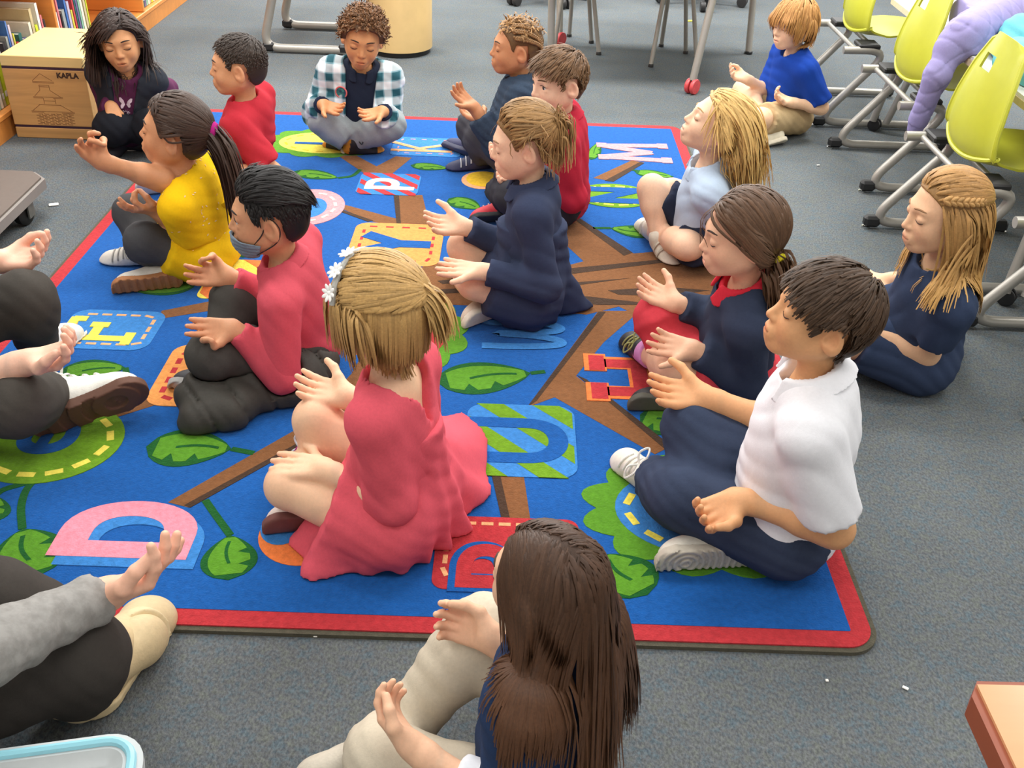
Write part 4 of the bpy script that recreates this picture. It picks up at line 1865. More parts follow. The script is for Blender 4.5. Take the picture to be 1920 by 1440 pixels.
# ---- girl in the long red dress, seen from behind
def kid_red():
    g = Rig(1.06, (752, 945), 164, (706, 580, .605), 152, -2, base=RUG_T, fat=.94, sw=.108, skin=(238, 196, 160), tagname='red',
            lw=(612, 882, .205), lf=(505, 866, .20), rw=(655, 745, .29), rf=(567, 728, .29),
            lk=(540, 912, .15), rk=(592, 785, .235), la=(590, 850, .07), lt=(562, 775, .07), ra=(628, 930, .06), rt=(508, 948, .05))
    o = person('person in long coral red dress with white flower headband', g)
    make_body(g, o, hands=('flat', 'open'), ups=((.1, .2, -1), (.1, -.4, .9)))
    face_lines(g, o, (150, 110, 70), lash=(90, 60, 45))
    m = cloth('dress_red', (224, 92, 106))
    top(g, o, 'dress_top', (224, 92, 106), sleeve=1.28, hem=.10, off=.010, m=m, amp=.003, cuff=.004, neck=.066, fwd=-.020, drop=.012,
        cuts=[lambda X: np.minimum(.034 * g.s - np.abs((X - g.N) @ g.l) * 1.0 + ((X - g.N) @ g.u + .03 * g.s) * .42, -.015 * g.s - (X - g.pel - g.u * ((X - g.pel) @ g.u)[:, None]) @ g.f)])
    skirt(g, o, (224, 92, 106), 'dress_skirt', off=.022, end=(.45, .40), m=m, lap=False, r0=.090, ph=.31, pw=1.7, ripple=.020, nr=12, amp=.003, h=.0075, waist=.42,
          hem_px=[(600, 1086), (700, 1062), (810, 1030), (880, 960), (912, 830), (870, 762), (790, 770), (660, 800), (640, 860), (620, 900), (570, 985), (545, 1040)])
    shoe(g, o, 'l', (120, 124, 122), (232, 230, 222), sole_n=(.9, -.2, -.2), laces=(235, 235, 235), toe_rgb=(228, 224, 212), label='patterned grey sneaker with white toe cap')
    shoe(g, o, 'r', (232, 214, 204), (118, 72, 66), sole_n=(-.2, -.88, -.25), label='pale shoe showing its brown sole')
    sock(g, o, 'l', (176, 62, 128), t0=.80)
    h = Hair(g, (198, 158, 98))
    h.cap(t=.006, shade=.75, drop=.012)
    T = (-.088, -.02, .050)
    r = scalp_roots(g, 900, drop=.006)
    up = r[:, 2] > .036
    h.locks(r[up], dist_len(r[up], T, 1.15), toward(T), width=.0052, thick=.0022, n=12, off=.011, jitter=.05, inertia=.45, var=.18)
    lo = r[r[:, 2] < .072]
    h.locks(lo, (.085 + np.clip(lo[:, 2], 0, .08)) * rng.uniform(.85, 1.05, len(lo)), radial_from((-.02, 0, .10), down=.5), width=.0062, thick=.0024, n=14, off=.006, gravity=.55, grav_ramp=4, jitter=.05, flow_fade=.8, var=.2, grad_tip=(160, 112, 66))
    side = scalp_roots(g, 700)
    side = side[(side[:, 2] > .0) & (side[:, 2] < .052) & (side[:, 0] > -.02)]
    h.locks(side, .125 * rng.uniform(.85, 1.05, len(side)), radial_from((.02, 0, .10), down=.6, fwd=-.5), width=.0062, thick=.0026, n=14, off=.011, gravity=.5, grav_ramp=4, jitter=.05, flow_fade=.8, var=.2, grad_tip=(165, 116, 70))
    tail(h, T, 110, .115, out=(-.9, -.1, -.2), width=.006, gravity=.5)
    h.build(o)
    tw = g.H + g.HM @ (np.array([-.104, -.022, .050]) * g.hs)
    MB().lathe(tw, [(.006, -.006), (.012, -.005), (.014, 0), (.012, .005), (.006, .006)], 14, axis=-g.HM[:, 0]).build('hair_tie', mat('tie_mint', (170, 222, 208)), o, True)
    band = []
    for a in np.linspace(-80, 80, 17):
        q = np.array([.040, .086 * math.sin(math.radians(a)), .022 + .092 * math.cos(math.radians(a))])
        band.append(g.H + g.HM @ (q * g.hs))
    hb = MB().tube(band, .006, 8).build('headband', mat('headband_grey', (190, 190, 184), rough=.6), o, True)
    fm = mat('flower_white', (246, 244, 240), rough=.7, amount=.05)
    for a in (12, 40, 66):
        q = np.array([.044, .092 * math.sin(math.radians(a)), .022 + .098 * math.cos(math.radians(a))])
        c = g.H + g.HM @ (q * g.hs)
        nn = nrm(g.HM @ np.array([.25, math.sin(math.radians(a)), math.cos(math.radians(a))]))
        Fm = frame_to(nn)
        B0, Q0 = uv_ball(10, 6)
        Vs, Qs = [], []
        for k in range(8):
            t = 2 * math.pi * k / 8
            L_ = np.array([math.cos(t), math.sin(t), .25])
            pf = np.stack([nrm(L_), np.cross([0, 0, 1.0], nrm(L_)), np.array([0, 0, 1.0])], 1)
            V = (B0 * np.array([.0085, .0045, .0022])) @ pf.T + np.array([math.cos(t), math.sin(t), .2]) * .011
            Vs.append(c + V @ Fm.T)
            Qs.append(Q0 + len(B0) * k)
        Vs.append(c + (B0 * np.array([.005, .005, .004])) @ Fm.T)
        Qs.append(Q0 + len(B0) * 8)
        link('flower', np_mesh('flower', np.concatenate(Vs), np.concatenate(Qs)), fm, hb)


# ---- boy with a face mask
def kid_mask():
    global MASKED
    g = Rig(1.0, (578, 632), 176, (503, 402, .515), 186, -2, base=RUG_T, hs=1.0, skin=(206, 150, 112), tagname='mask',
            lw=(440, 616, .245), lf=(352, 622, .245), rw=(432, 520, .285), rf=(358, 512, .30),
            lk=(395, 668, .165), rk=(438, 560, .215), la=(440, 600, .07), lt=(395, 580, .06), ra=(430, 695, .055), rt=(338, 690, .05))
    o = person('person in coral red polo with grey mask over mouth and chin', g)
    make_body(g, o, hands=('mudra', 'mudra'), ups=((.1, -.75, .65), (.1, -.75, .65)), eyes='open')
    face_lines(g, o, (30, 24, 22), eyes='open', lash=(25, 20, 20), gaze=(0, .05))
    trousers(g, o, (72, 70, 66), amp=.004)
    m = cloth('polo_coral', (206, 84, 97))
    top(g, o, 'polo_shirt', (206, 84, 97), sleeve=1.92, hem=-.16, off=.011, m=m, amp=.005, cuff=.004, flare=.012)
    S = union(g.arm('l', .017, t1=.98, flat=True), g.arm('r', .017, t1=.98, flat=True))
    garment(g, o, 'polo_sleeve', S, m, amp=.003)
    collar(g, o, (206, 84, 97), m=m, spread=.016)
    shoe(g, o, 'l', (40, 40, 42), (60, 60, 60))
    shoe(g, o, 'r', (60, 60, 64), (176, 174, 170), sole_n=(-.45, -.7, -.45), tread=(300, 'rings'), label='dark shoe with grey sole')
    # mask worn below the nose
    Sh = g.head(ears=False)
    Sh.p = [p for p in Sh.p if p[3] != '-']

    def fm(X):
        q = (X - g.H) @ g.HM / g.hs
        d = np.abs(Sh(X) - .006) - .0016 + .0005 * np.sin(q[:, 2] * 520)
        d = np.maximum(d, (q[:, 2] + .045 - (q[:, 0] - .09) * .15) * g.hs)
        d = np.maximum(d, (.022 - q[:, 0] - .3 * (q[:, 2] + .07)) * g.hs)
        return np.maximum(d, (-.112 - q[:, 2]) * g.hs)
    c = g.H + g.HM @ (np.array([.055, 0, -.075]) * g.hs)
    mk = link('face_mask', sdf_mesh('face_mask', fm, c - .09, c + .09, .0022, slack=3), mat('mask_grey', (128, 146, 160), rough=.9, scale=200, bump=.15), o)
    for sg in (1, -1):
        pts = bez([g.H + g.HM @ (np.array(q) * g.hs) for q in ((.040, sg * .057, -.060), (.012, sg * .071, -.026), (-.012, sg * .078, .020), (-.036, sg * .080, -.008), (-.022, sg * .074, -.048), (.034, sg * .055, -.088))], 6)
        MB().tube(pts, .0016, 6).build('ear_loop', mat('elastic_black', (28, 28, 30)), mk, True)
    h = Hair(g, (30, 27, 26))
    h.cap(t=.006, shade=.8)
    r = scalp_roots(g, 1300)
    tp = r[:, 2] > .055
    ctr = np.array([-.012, 0, .015])

    def slick(q, t):
        n = (q - ctr) / np.linalg.norm(q - ctr, axis=1, keepdims=True)
        d = np.tile([-.95, -.12, -.05], (len(q), 1))
        return d - n * (d * n).sum(1, keepdims=True) + n * .03
    h.locks(r[tp], .060, slick, width=.0048, thick=.0026, n=10, off=.009, jitter=.04, var=.35, inertia=.3, gravity=.08)
    h.locks(r[~tp], .018, radial_from((.03, 0, .11), down=.4), width=.004, thick=.002, n=6, off=.005, jitter=.08, var=.3)
    fr = r[(r[:, 0] > .035) & tp]
    h.locks(np.repeat(fr, 2, 0) + rng.normal(0, .004, (len(fr) * 2, 3)), .045, lambda q, t: np.tile([.25 - 1.6 * t, -.1, .75 - 1.0 * t], (len(q), 1)), width=.0048, thick=.0028, n=10, off=.006, jitter=.05, var=.3)
    h.build(o)
    MASKED = g


# ---- girl in the yellow dress
def kid_yellow():
    g = Rig(1.04, (388, 458), 174, (328, 246, .515), 178, 10, base=RUG_T, hs=1.03, skin=(204, 146, 106), fat=1.06, tagname='yellow',
            lw=(292, 392, .27), lf=(238, 392, .30), rw=(192, 304, .47), rf=(154, 268, .54),
            lk=(272, 452, .175), rk=(248, 398, .20), la=(262, 470, .07), lt=(214, 478, .055), ra=(308, 505, .06), rt=(222, 518, .05),
            )
    o = person('person in yellow dress and magenta scrunchie raising one hand', g)
    make_body(g, o, hands=('mudra2', 'mudra2'), ups=((-.5, -.2, .8), (.55, -.55, .5)), mouth='open')
    face_lines(g, o, (38, 28, 25), lash=(28, 22, 20))
    trousers(g, o, (72, 72, 74), name='leggings', amp=.003, off=.007)
    m = mat('dress_yellow', (236, 188, 20), rough=.95, rgb2=None, scale=150, bump=.1, spec=.15, amount=.10)
    top(g, o, 'dress_top', (236, 188, 20), sleeve=.62, hem=-.06, off=.010, m=m, amp=.003, cuff=.008, neck=.058, fwd=.02, drop=.01)
    skirt(g, o, (236, 188, 20), 'dress_skirt', off=.022, end=(.55, .5), m=m, ph=.26, r0=.105, pw=1.2, ripple=.014, nr=9, waist=.30, amp=.004, lap=True,
          hem_px=[(345, 505), (400, 500), (440, 480), (450, 440), (430, 400), (395, 395), (345, 415), (330, 450)])
    # small printed sprigs over the cotton
    f = g.cloth[1]
    pm = mat('sprig_print', (246, 214, 160), rough=.95)
    B = MB()
    k = 0
    pts = rng.uniform(-1, 1, (420, 3)) * np.array([.16, .17, .30]) + g.pel + g.u * .18
    for fn in g.cloth[1:]:
        d = fn(pts)
        near = np.abs(d) < .05
        P_ = pts[near]
        for _ in range(5):
            P_ = P_ - grad(fn, P_) * fn(P_)[:, None] * .8
        ok = np.abs(fn(P_)) < .002
        N_ = grad(fn, P_)
        for p, n in zip(P_[ok], N_[ok]):
            if k > 210:
                break
            k += 1
            Fm = frame_to(n)
            a = rng.uniform(0, 6.28)
            x = Fm @ np.array([math.cos(a), math.sin(a), 0])
            y = np.cross(n, x)
            q = p + n * .0016
            B.add([q + x * .0055, q + y * .0022, q - x * .0055, q - y * .0022, q + n * .0006], [(0, 1, 4), (1, 2, 4), (2, 3, 4), (3, 0, 4)])
    pr = B.build('sprig_print', pm, o)
    pr['kind'] = 'stuff'
    shoe(g, o, 'l', (214, 208, 198), (214, 72, 80), sole_n=(.5, .6, -.6), laces=(180, 176, 168), label='pale sneaker with pink sole', name='shoe')
    shoe(g, o, 'r', (200, 196, 186), (162, 108, 66), sole_n=(-.12, -.95, -.28), tread=(260, 'bars'), label='sneaker showing its tan sole')
    h = Hair(g, (66, 48, 38))
    h.cap(t=.007, shade=.75)
    T = (-.098, .0, .020)
    r = scalp_roots(g, 1000)
    h.locks(r, dist_len(r, T, 1.2), toward(T), width=.0052, thick=.0022, n=12, off=.009, jitter=.05, inertia=.5, var=.25)
    tail(h, T, 190, .30, out=(-.6, .15, -.3), width=.007, spread=.013, gravity=.75, jitter=.09)
    ft = r[(r[:, 0] > .03) & (r[:, 2] > .03)][:40]
    h.locks(ft, .05, lambda q, t: np.tile([-.2, .9, -.8], (len(q), 1)) * np.array([1, 1, 1]), width=.004, n=8, off=.008)
    h.build(o)
    tw = g.H + g.HM @ (np.array([-.113, 0, .024]) * g.hs)
    MB().lathe(tw, [(.010, -.013), (.026, -.010), (.032, 0), (.026, .010), (.010, .013)], 18, axis=-g.HM[:, 0]).build('scrunchie', cloth('scrunchie_magenta', (168, 36, 118)), o, True)


# ---- girl in navy dress, hands out flat
def kid_navy():
    g = Rig(1.06, (992, 540), 176, (982, 266, .585), 180, -10, base=RUG_T, hs=.97, fat=.88, sw=.112, skin=(236, 192, 160), tagname='navy',
            lw=(905, 508, .235), lf=(832, 503, .235), rw=(872, 425, .30), rf=(820, 423, .31),
            lk=(890, 532, .165), rk=(868, 462, .215), la=(860, 505, .07), lt=(842, 470, .06), ra=(926, 553, .06), rt=(874, 576, .05))
    o = person('person in long sleeved navy dress holding both palms up flat', g)
    make_body(g, o, hands=('flat', 'open'), ups=((.1, -.3, .95), (.2, -.5, .85)))
    face_lines(g, o, (150, 115, 85), lash=(80, 60, 50))
    m = cloth('dress_navy', (54, 62, 86))
    top(g, o, 'dress_top', (54, 62, 86), sleeve=1.92, hem=.05, off=.012, m=m, amp=.005, cuff=.006, flare=.008, fwd=.02)
    collar(g, o, (54, 62, 86), m=m, gap=.5)
    skirt(g, o, (54, 62, 86), 'dress_skirt', off=.020, end=(.68, .62), m=m, ph=.30, r0=.10, pw=1.9, ripple=.018, nr=8, waist=.35,
          hem_px=[(935, 570), (985, 580), (1040, 590), (1106, 574), (1070, 540), (1030, 500), (960, 490), (920, 520), (915, 545)])
    bt = mat('button_navy', (24, 28, 42), rough=.4)
    shoe(g, o, 'l', (120, 92, 74), (80, 60, 48), label='brown sandal shoe')
    shoe(g, o, 'r', (216, 204, 186), (226, 220, 204), sole_n=(-.3, -.92, -.22), label='pale shoe with cream sole')
    h = Hair(g, (150, 114, 70))
    h.cap(t=.007, shade=.7)
    T = (-.096, .015, .058)
    r = scalp_roots(g, 900)
    h.locks(r, dist_len(r, T, 1.25), toward(T), width=.0050, thick=.0024, n=12, off=.012, jitter=.14, inertia=.5, var=.3)
    tail(h, T, 190, .14, out=(-.25, .12, -.6), width=.0050, spread=.018, gravity=.95, curl=.7, jitter=.10, nseg=18, grad_tip=(196, 158, 104))
    w = r[(np.abs(r[:, 1]) > .05)][::7]
    h.locks(w, .07, lambda q, t: np.stack([np.sin(t * 14 + q[:, 1] * 200) * .8 - .1, np.cos(t * 12 + q[:, 0] * 150) * .6, np.full(len(q), -.8)], 1), width=.0025, thick=.0015, n=14, off=.012, jitter=.3, var=.3)
    h.build(o)


# ---- girl in navy cardigan and red skirt
def kid_cardigan():
    g = Rig(1.0, (1378, 680), 174, (1392, 438, .545), 180, -6, base=RUG_T, hs=1.02, skin=(226, 178, 146), tagname='cardigan',
            lw=(1302, 655, .225), lf=(1222, 642, .225), rw=(1268, 570, .275), rf=(1212, 545, .29),
            lk=(1268, 690, .155), rk=(1236, 598, .205), la=(1208, 658, .07), lt=(1136, 608, .055), ra=(1280, 728, .055), rt=(1205, 732, .045))
    o = person('person in navy cardigan over red blouse and red skirt', g)
    make_body(g, o, hands=('open', 'open'), ups=((.1, -.6, .75), (.2, -.6, .75)), mouth='open')
    face_lines(g, o, (60, 42, 34), lash=(40, 30, 26))
    skirt(g, o, (206, 66, 76), 'skirt', off=.016, end=(.80, 1.02), lap=True, amp=.005, ph=.10, r0=.13, ripple=.01,
          hem_px=[(1275, 722), (1330, 730), (1380, 735), (1420, 700), (1400, 660), (1300, 650)])
    mr = cloth('blouse_red', (204, 46, 62))
    top(g, o, 'blouse', (204, 46, 62), sleeve=.3, hem=.1, off=.008, m=mr, amp=.002)
    collar(g, o, (204, 46, 62), m=mr, gap=.35, spread=.026, height=.036)
    mc = cloth('cardigan_navy', (50, 58, 78))
    top(g, o, 'cardigan', (50, 58, 78), sleeve=1.9, hem=-.14, off=.016, m=mc, amp=.004, cuff=.005, neck=.062, vee=.10, flare=.010, fwd=.02)
    mm = mat('button_dark', (20, 22, 30), rough=.4)
    shoe(g, o, 'l', (34, 32, 36), (52, 48, 46), sole_n=(.45, .5, -.7), laces=(150, 150, 90), label='black sparkly boot with bright laces', name='boot')
    shoe(g, o, 'r', (40, 38, 40), (82, 80, 70), sole_n=(-.3, -.85, -.2), label='black boot showing its grey green sole', name='boot')
    sock(g, o, 'l', (206, 140, 190), t0=.72)
    # bright sequins on the boot
    h = Hair(g, (92, 66, 46))
    h.cap(t=.006, shade=.75)
    T = (-.072, .045, -.048)
    r = scalp_roots(g, 1000)
    h.locks(r, dist_len(r, T, 1.25), toward(T), width=.0055, thick=.0023, n=13, off=.009, jitter=.05, inertia=.55, var=.22)
    tail(h, T, 150, .15, out=(-.4, .5, -.5), width=.0065, spread=.013, gravity=.45, curl=.5)
    h.build(o)
    tw = g.H + g.HM @ (np.array([-.082, .058, -.048]) * g.hs)
    MB().lathe(tw, [(.008, -.008), (.016, -.006), (.019, 0), (.016, .006), (.008, .008)], 14, axis=(g.HM @ np.array([-.5, .5, -.4]))).build('hair_tie', mat('tie_yellow', (240, 224, 30)), o, True)
    q = g.H + g.HM @ (np.array([-.036, .086, .008]) * g.hs)
    Fm = frame_to(g.HM @ np.array([-.2, 1, .1]))
    V, Q = uv_ball(12, 8)
    link('hair_clip', np_mesh('hair_clip', q + (V * np.array([.007, .019, .0045])) @ Fm.T, Q), mat('clip_grey', (158, 152, 146), rough=.3), o)


# ---- girl with the braided half-up hair, navy dress
def kid_braid():
    g = Rig(1.08, (1712, 648), 180, (1772, 398, .57), 183, -4, base=0.0, hs=1.02, skin=(232, 184, 146), tagname='braid',
            lw=(1612, 620, .19), lf=(1560, 622, .17), rw=(1655, 530, .20), rf=(1610, 530, .19),
            lk=(1610, 640, .14), rk=(1640, 560, .16), la=(1600, 600, .06), ra=(1590, 640, .05))
    o = person('person in short sleeved navy dress sitting on the carpet by the chairs', g)
    make_body(g, o, hands=('relax', 'relax'))
    face_lines(g, o, (160, 120, 84), lash=(84, 60, 48))
    m = cloth('dress_navy_tee', (54, 66, 92))
    top(g, o, 'dress_top', (54, 66, 92), sleeve=.62, hem=.02, off=.013, m=m, amp=.005, cuff=.010, flare=.010)
    skirt(g, o, (54, 66, 92), 'dress_skirt', off=.024, end=(1.0, 1.0), m=m, ph=.20, r0=.12, pw=1.3, ripple=.014, waist=.3, amp=.007,
          hem_px=[(1582, 690), (1640, 694), (1700, 697), (1760, 690), (1800, 650), (1790, 610), (1720, 580), (1640, 560), (1585, 600), (1575, 650)])
    shoe(g, o, 'l', (60, 60, 66), (80, 80, 80))
    shoe(g, o, 'r', (60, 60, 66), (80, 80, 80))
    h = Hair(g, (176, 132, 78))
    h.cap(t=.006, shade=.7)
    r = scalp_roots(g, 1000)
    T = (-.095, 0, .035)
    up = r[:, 2] > .048
    h.locks(r[up], dist_len(r[up], T, 1.15), toward(T), width=.0055, thick=.0022, n=12, off=.008, jitter=.05, var=.22, inertia=.5)
    lo = r[~up]
    h.locks(lo, .27 * rng.uniform(.8, 1.05, len(lo)), radial_from((.0, 0, .10), down=.5, fwd=-.4), width=.0062, thick=.0026, n=16, off=.008, gravity=.45, grav_ramp=3, jitter=.10, flow_fade=.9, var=.22, grad_tip=(204, 158, 92))
    nk = lo[(lo[:, 1] > .0) & (lo[:, 2] < .0)][:70]
    h.locks(nk, .24, lambda q, t: np.tile([.75, .35, -.4], (len(q), 1)), width=.0065, thick=.0026, n=16, off=.010, gravity=.55, grav_ramp=2, jitter=.14, flow_fade=.6, grad_tip=(214, 168, 98))
    w = lambda a: g.H + g.HM @ (np.array(a) * g.hs)
    h.plait([w((.040, .068, .062)), w((0, .080, .060)), w((-.045, .076, .056)), w((-.085, .045, .045)), w((-.108, .012, .030))], .011, rgb=(190, 146, 90))
    h.plait([w((-.108, .012, .030)), w((-.118, .008, -.03)), w((-.120, .0, -.10)), w((-.125, 0, -.18))], .0105, rgb=(186, 140, 84))
    h.build(o)


kid_white()
kid_red()
kid_mask()
kid_yellow()
kid_navy()
kid_cardigan()
kid_braid()
# ---- blond girl in light blue polo, head tipped back
def kid_blond():
    g = Rig(1.0, (1318, 436), 172, (1344, 232, .52), 178, 24, base=RUG_T, hs=1.0, skin=(238, 196, 164), tagname='blond',
            lw=(1302, 425, .16), lf=(1252, 436, .12), rw=(1262, 346, .245), rf=(1202, 336, .235),
            lk=(1290, 462, .12), rk=(1222, 352, .235), la=(1222, 430, .06), lt=(1188, 408, .05), ra=(1236, 448, .075), rt=(1254, 488, .035))
    o = person('person in pale blue polo and navy shorts with head tipped back', g)
    make_body(g, o, fine=.0032, hands=('grip', 'flat'), ups=((.2, -.4, -.9), (.1, 0, -1)))
    face_lines(g, o, (190, 150, 100), lash=(120, 84, 66))
    trousers(g, o, (44, 50, 68), name='shorts', end=.80, off=.016, amp=.004, cuff=.008)
    m = cloth('polo_sky', (184, 202, 222), amount=.06)
    top(g, o, 'polo_shirt', (184, 202, 222), sleeve=.66, hem=-.14, off=.012, m=m, amp=.005, cuff=.010, flare=.010, vee=.06)
    collar(g, o, (184, 202, 222), m=m, gap=.55)
    shoe(g, o, 'l', (224, 216, 198), (226, 220, 206), sole_n=(.4, .5, -.7), label='cream strap shoe', strap=(206, 198, 182))
    shoe(g, o, 'r', (224, 216, 198), (226, 220, 206), sole_n=(.3, .55, -.75), strap=(200, 190, 172), label='cream strap shoe pointing to the camera')
    h = Hair(g, (216, 176, 108))
    h.cap(t=.007, shade=.75)
    r = scalp_roots(g, 1000)
    h.locks(r, .29 * rng.uniform(.75, 1.05, len(r)), radial_from((.075, -.01, .085), down=.1, fwd=-.9), width=.0058, thick=.0026, n=18, off=.008, gravity=.38, grav_ramp=2, jitter=.12, flow_fade=.8, var=.25, grad_tip=(228, 192, 122))
    wl = r[(r[:, 0] > .02) & (r[:, 1] > .035)][::4]
    h.locks(wl, .13, lambda q, t: np.tile([-.2, .25, -.6], (len(q), 1)), width=.0035, n=14, off=.010, gravity=.25, jitter=.25, var=.25)
    h.build(o)


# ---- boy in red polo, looking towards the teacher
def kid_redpolo():
    g = Rig(1.04, (1050, 368), 176, (1046, 152, .555), 208, -4, base=RUG_T, hs=1.0, skin=(240, 196, 166), tagname='redpolo',
            lw=(985, 338, .20), lf=(940, 345, .19), rw=(968, 300, .24), rf=(930, 296, .24),
            lk=(965, 372, .16), rk=(962, 326, .19), la=(930, 356, .06), lt=(915, 342, .05), ra=(952, 384, .06), rt=(892, 392, .05))
    o = person('person in red polo and black trousers behind the long sleeved navy dress', g)
    make_body(g, o, fine=.0032, hands=('relax', 'relax'), eyes='open', mouth='open')
    face_lines(g, o, (110, 80, 56), eyes='open', iris=(70, 80, 90), gaze=(.1, -.05))
    trousers(g, o, (48, 48, 54))
    m = cloth('polo_red', (178, 40, 60))
    top(g, o, 'polo_shirt', (178, 40, 60), sleeve=1.92, hem=-.20, off=.013, m=m, amp=.006, cuff=.006, flare=.016)
    collar(g, o, (178, 40, 60), m=m)
    shoe(g, o, 'l', (196, 50, 60), (40, 40, 42))
    shoe(g, o, 'r', (200, 50, 62), (44, 44, 46), sole_n=(-.35, -.8, -.4), laces=(230, 225, 220), label='red shoe with black sole')
    h = Hair(g, (112, 82, 54))
    h.cap(t=.006, shade=.75)
    r = scalp_roots(g, 1000)
    h.locks(r, np.where(r[:, 2] > .055, .050, .018), radial_from((-.06, .02, .10), fwd=.5, down=.15), width=.0046, thick=.0024, n=8, off=.009, jitter=.12, var=.3)
    h.build(o)


# ---- child with braids and dark denim jacket
def kid_cornrow():
    g = Rig(1.0, (962, 288), 182, (968, 88, .535), 186, 2, base=RUG_T, hs=.99, skin=(196, 138, 98), tagname='cornrow',
            lw=(890, 202, .33), lf=(838, 158, .42), rw=(905, 225, .27), rf=(880, 215, .27),
            lk=(900, 258, .165), rk=(885, 236, .19), la=(905, 296, .06), lt=(850, 306, .05), ra=(890, 270, .06), rt=(862, 262, .05))
    o = person('person in dark denim jacket raising one palm at the far rug edge', g)
    make_body(g, o, fine=.0034, coarse=.010, hands=('open', 'open'), ups=((.35, -.45, .8), (.35, -.45, .8)))
    face_lines(g, o, (70, 50, 38), lash=(40, 30, 26))
    trousers(g, o, (72, 72, 78), amp=.007)
    m = cloth('jacket_denim', (52, 66, 84), amount=.25)
    top(g, o, 'jacket', (52, 66, 84), sleeve=1.75, hem=-.14, off=.020, m=m, amp=.009, cuff=.010, flare=.014, fold=95)
    collar(g, o, (52, 66, 84), m=m, spread=.028, height=.038, gap=.5)
    shoe(g, o, 'l', (42, 46, 84), (70, 72, 92), sole_n=(.2, .5, -.85), laces=(214, 216, 222), label='navy canvas shoe with white laces', size=1.1)
    shoe(g, o, 'r', (42, 46, 84), (70, 72, 92))
    h = Hair(g, (140, 104, 66))
    h.cap(t=.006, shade=.55, bump=.002)
    w = lambda a: g.H + g.HM @ (np.array(a) * g.hs)
    for a in np.linspace(-72, 72, 9):
        s_, c_ = math.sin(math.radians(a)), math.cos(math.radians(a))
        pts = [w((.052 - .04 * abs(s_), .078 * s_, .030 + .062 * c_)), w((.010, .085 * s_, .026 + .085 * c_)), w((-.050, .083 * s_, .018 + .080 * c_)), w((-.095, .055 * s_, .0 + .045 * c_)), w((-.105, .04 * s_, -.045))]
        h.plait(pts, .0078, knots=24)
    r = scalp_roots(g, 160, t=.012)
    r = r[r[:, 2] > .06]
    h.locks(r, .032, lambda q, t: np.stack([np.sin(t * 12 + q[:, 1] * 300) - .2, np.cos(t * 11 + q[:, 0] * 260), .15 - .5 * t + 0 * q[:, 0]], 1), width=.0055, thick=.003, n=10, off=.006, jitter=.4, var=.35, rgb=(166, 126, 80))
    h.build(o)


# ---- boy in plaid jacket facing the camera
def plaid_mat():
    m = bpy.data.materials.new('plaid_flannel')
    m.use_nodes = True
    nt = m.node_tree
    b = nt.nodes['Principled BSDF']
    b.inputs['Roughness'].default_value = .95
    tc = nt.nodes.new('ShaderNodeTexCoord')
    prev = None
    for ax, sc in (('X', 1.0), ('Z', 1.0)):
        wv = nt.nodes.new('ShaderNodeTexWave')
        wv.bands_direction = ax
        wv.inputs['Scale'].default_value = 4.6
        wv.inputs['Distortion'].default_value = 1.0
        nt.links.new(tc.outputs['Object'], wv.inputs['Vector'])
        rp = nt.nodes.new('ShaderNodeValToRGB')
        rp.color_ramp.interpolation = 'CONSTANT'
        e = rp.color_ramp.elements
        e[0].position, e[0].color = 0, (*s2l((30, 84, 96)), 1)
        e[1].position, e[1].color = .40, (*s2l((150, 186, 196)), 1)
        x = e.new(.62)
        x.color = (*s2l((232, 236, 238)), 1)
        nt.links.new(wv.outputs['Fac'], rp.inputs['Fac'])
        if prev is None:
            prev = rp.outputs['Color']
        else:
            mx = nt.nodes.new('ShaderNodeMix')
            mx.data_type, mx.blend_type = 'RGBA', 'MIX'
            mx.inputs['Factor'].default_value = .5
            nt.links.new(prev, mx.inputs[6])
            nt.links.new(rp.outputs['Color'], mx.inputs[7])
            nt.links.new(mx.outputs[2], b.inputs['Base Color'])
    return m


def front_gap(g, w0, w1, f0=.0):
    """open front of a jacket or vest: half width w0 at the hips to w1 at the neck"""
    def c(X):
        q = (X - g.pel) @ g.TM / g.s
        t = np.clip(q[:, 2] / (g.T / g.s), 0, 1)
        return np.minimum(w0 + (w1 - w0) * t - np.abs(q[:, 1]), q[:, 0] - f0) * g.s
    return c


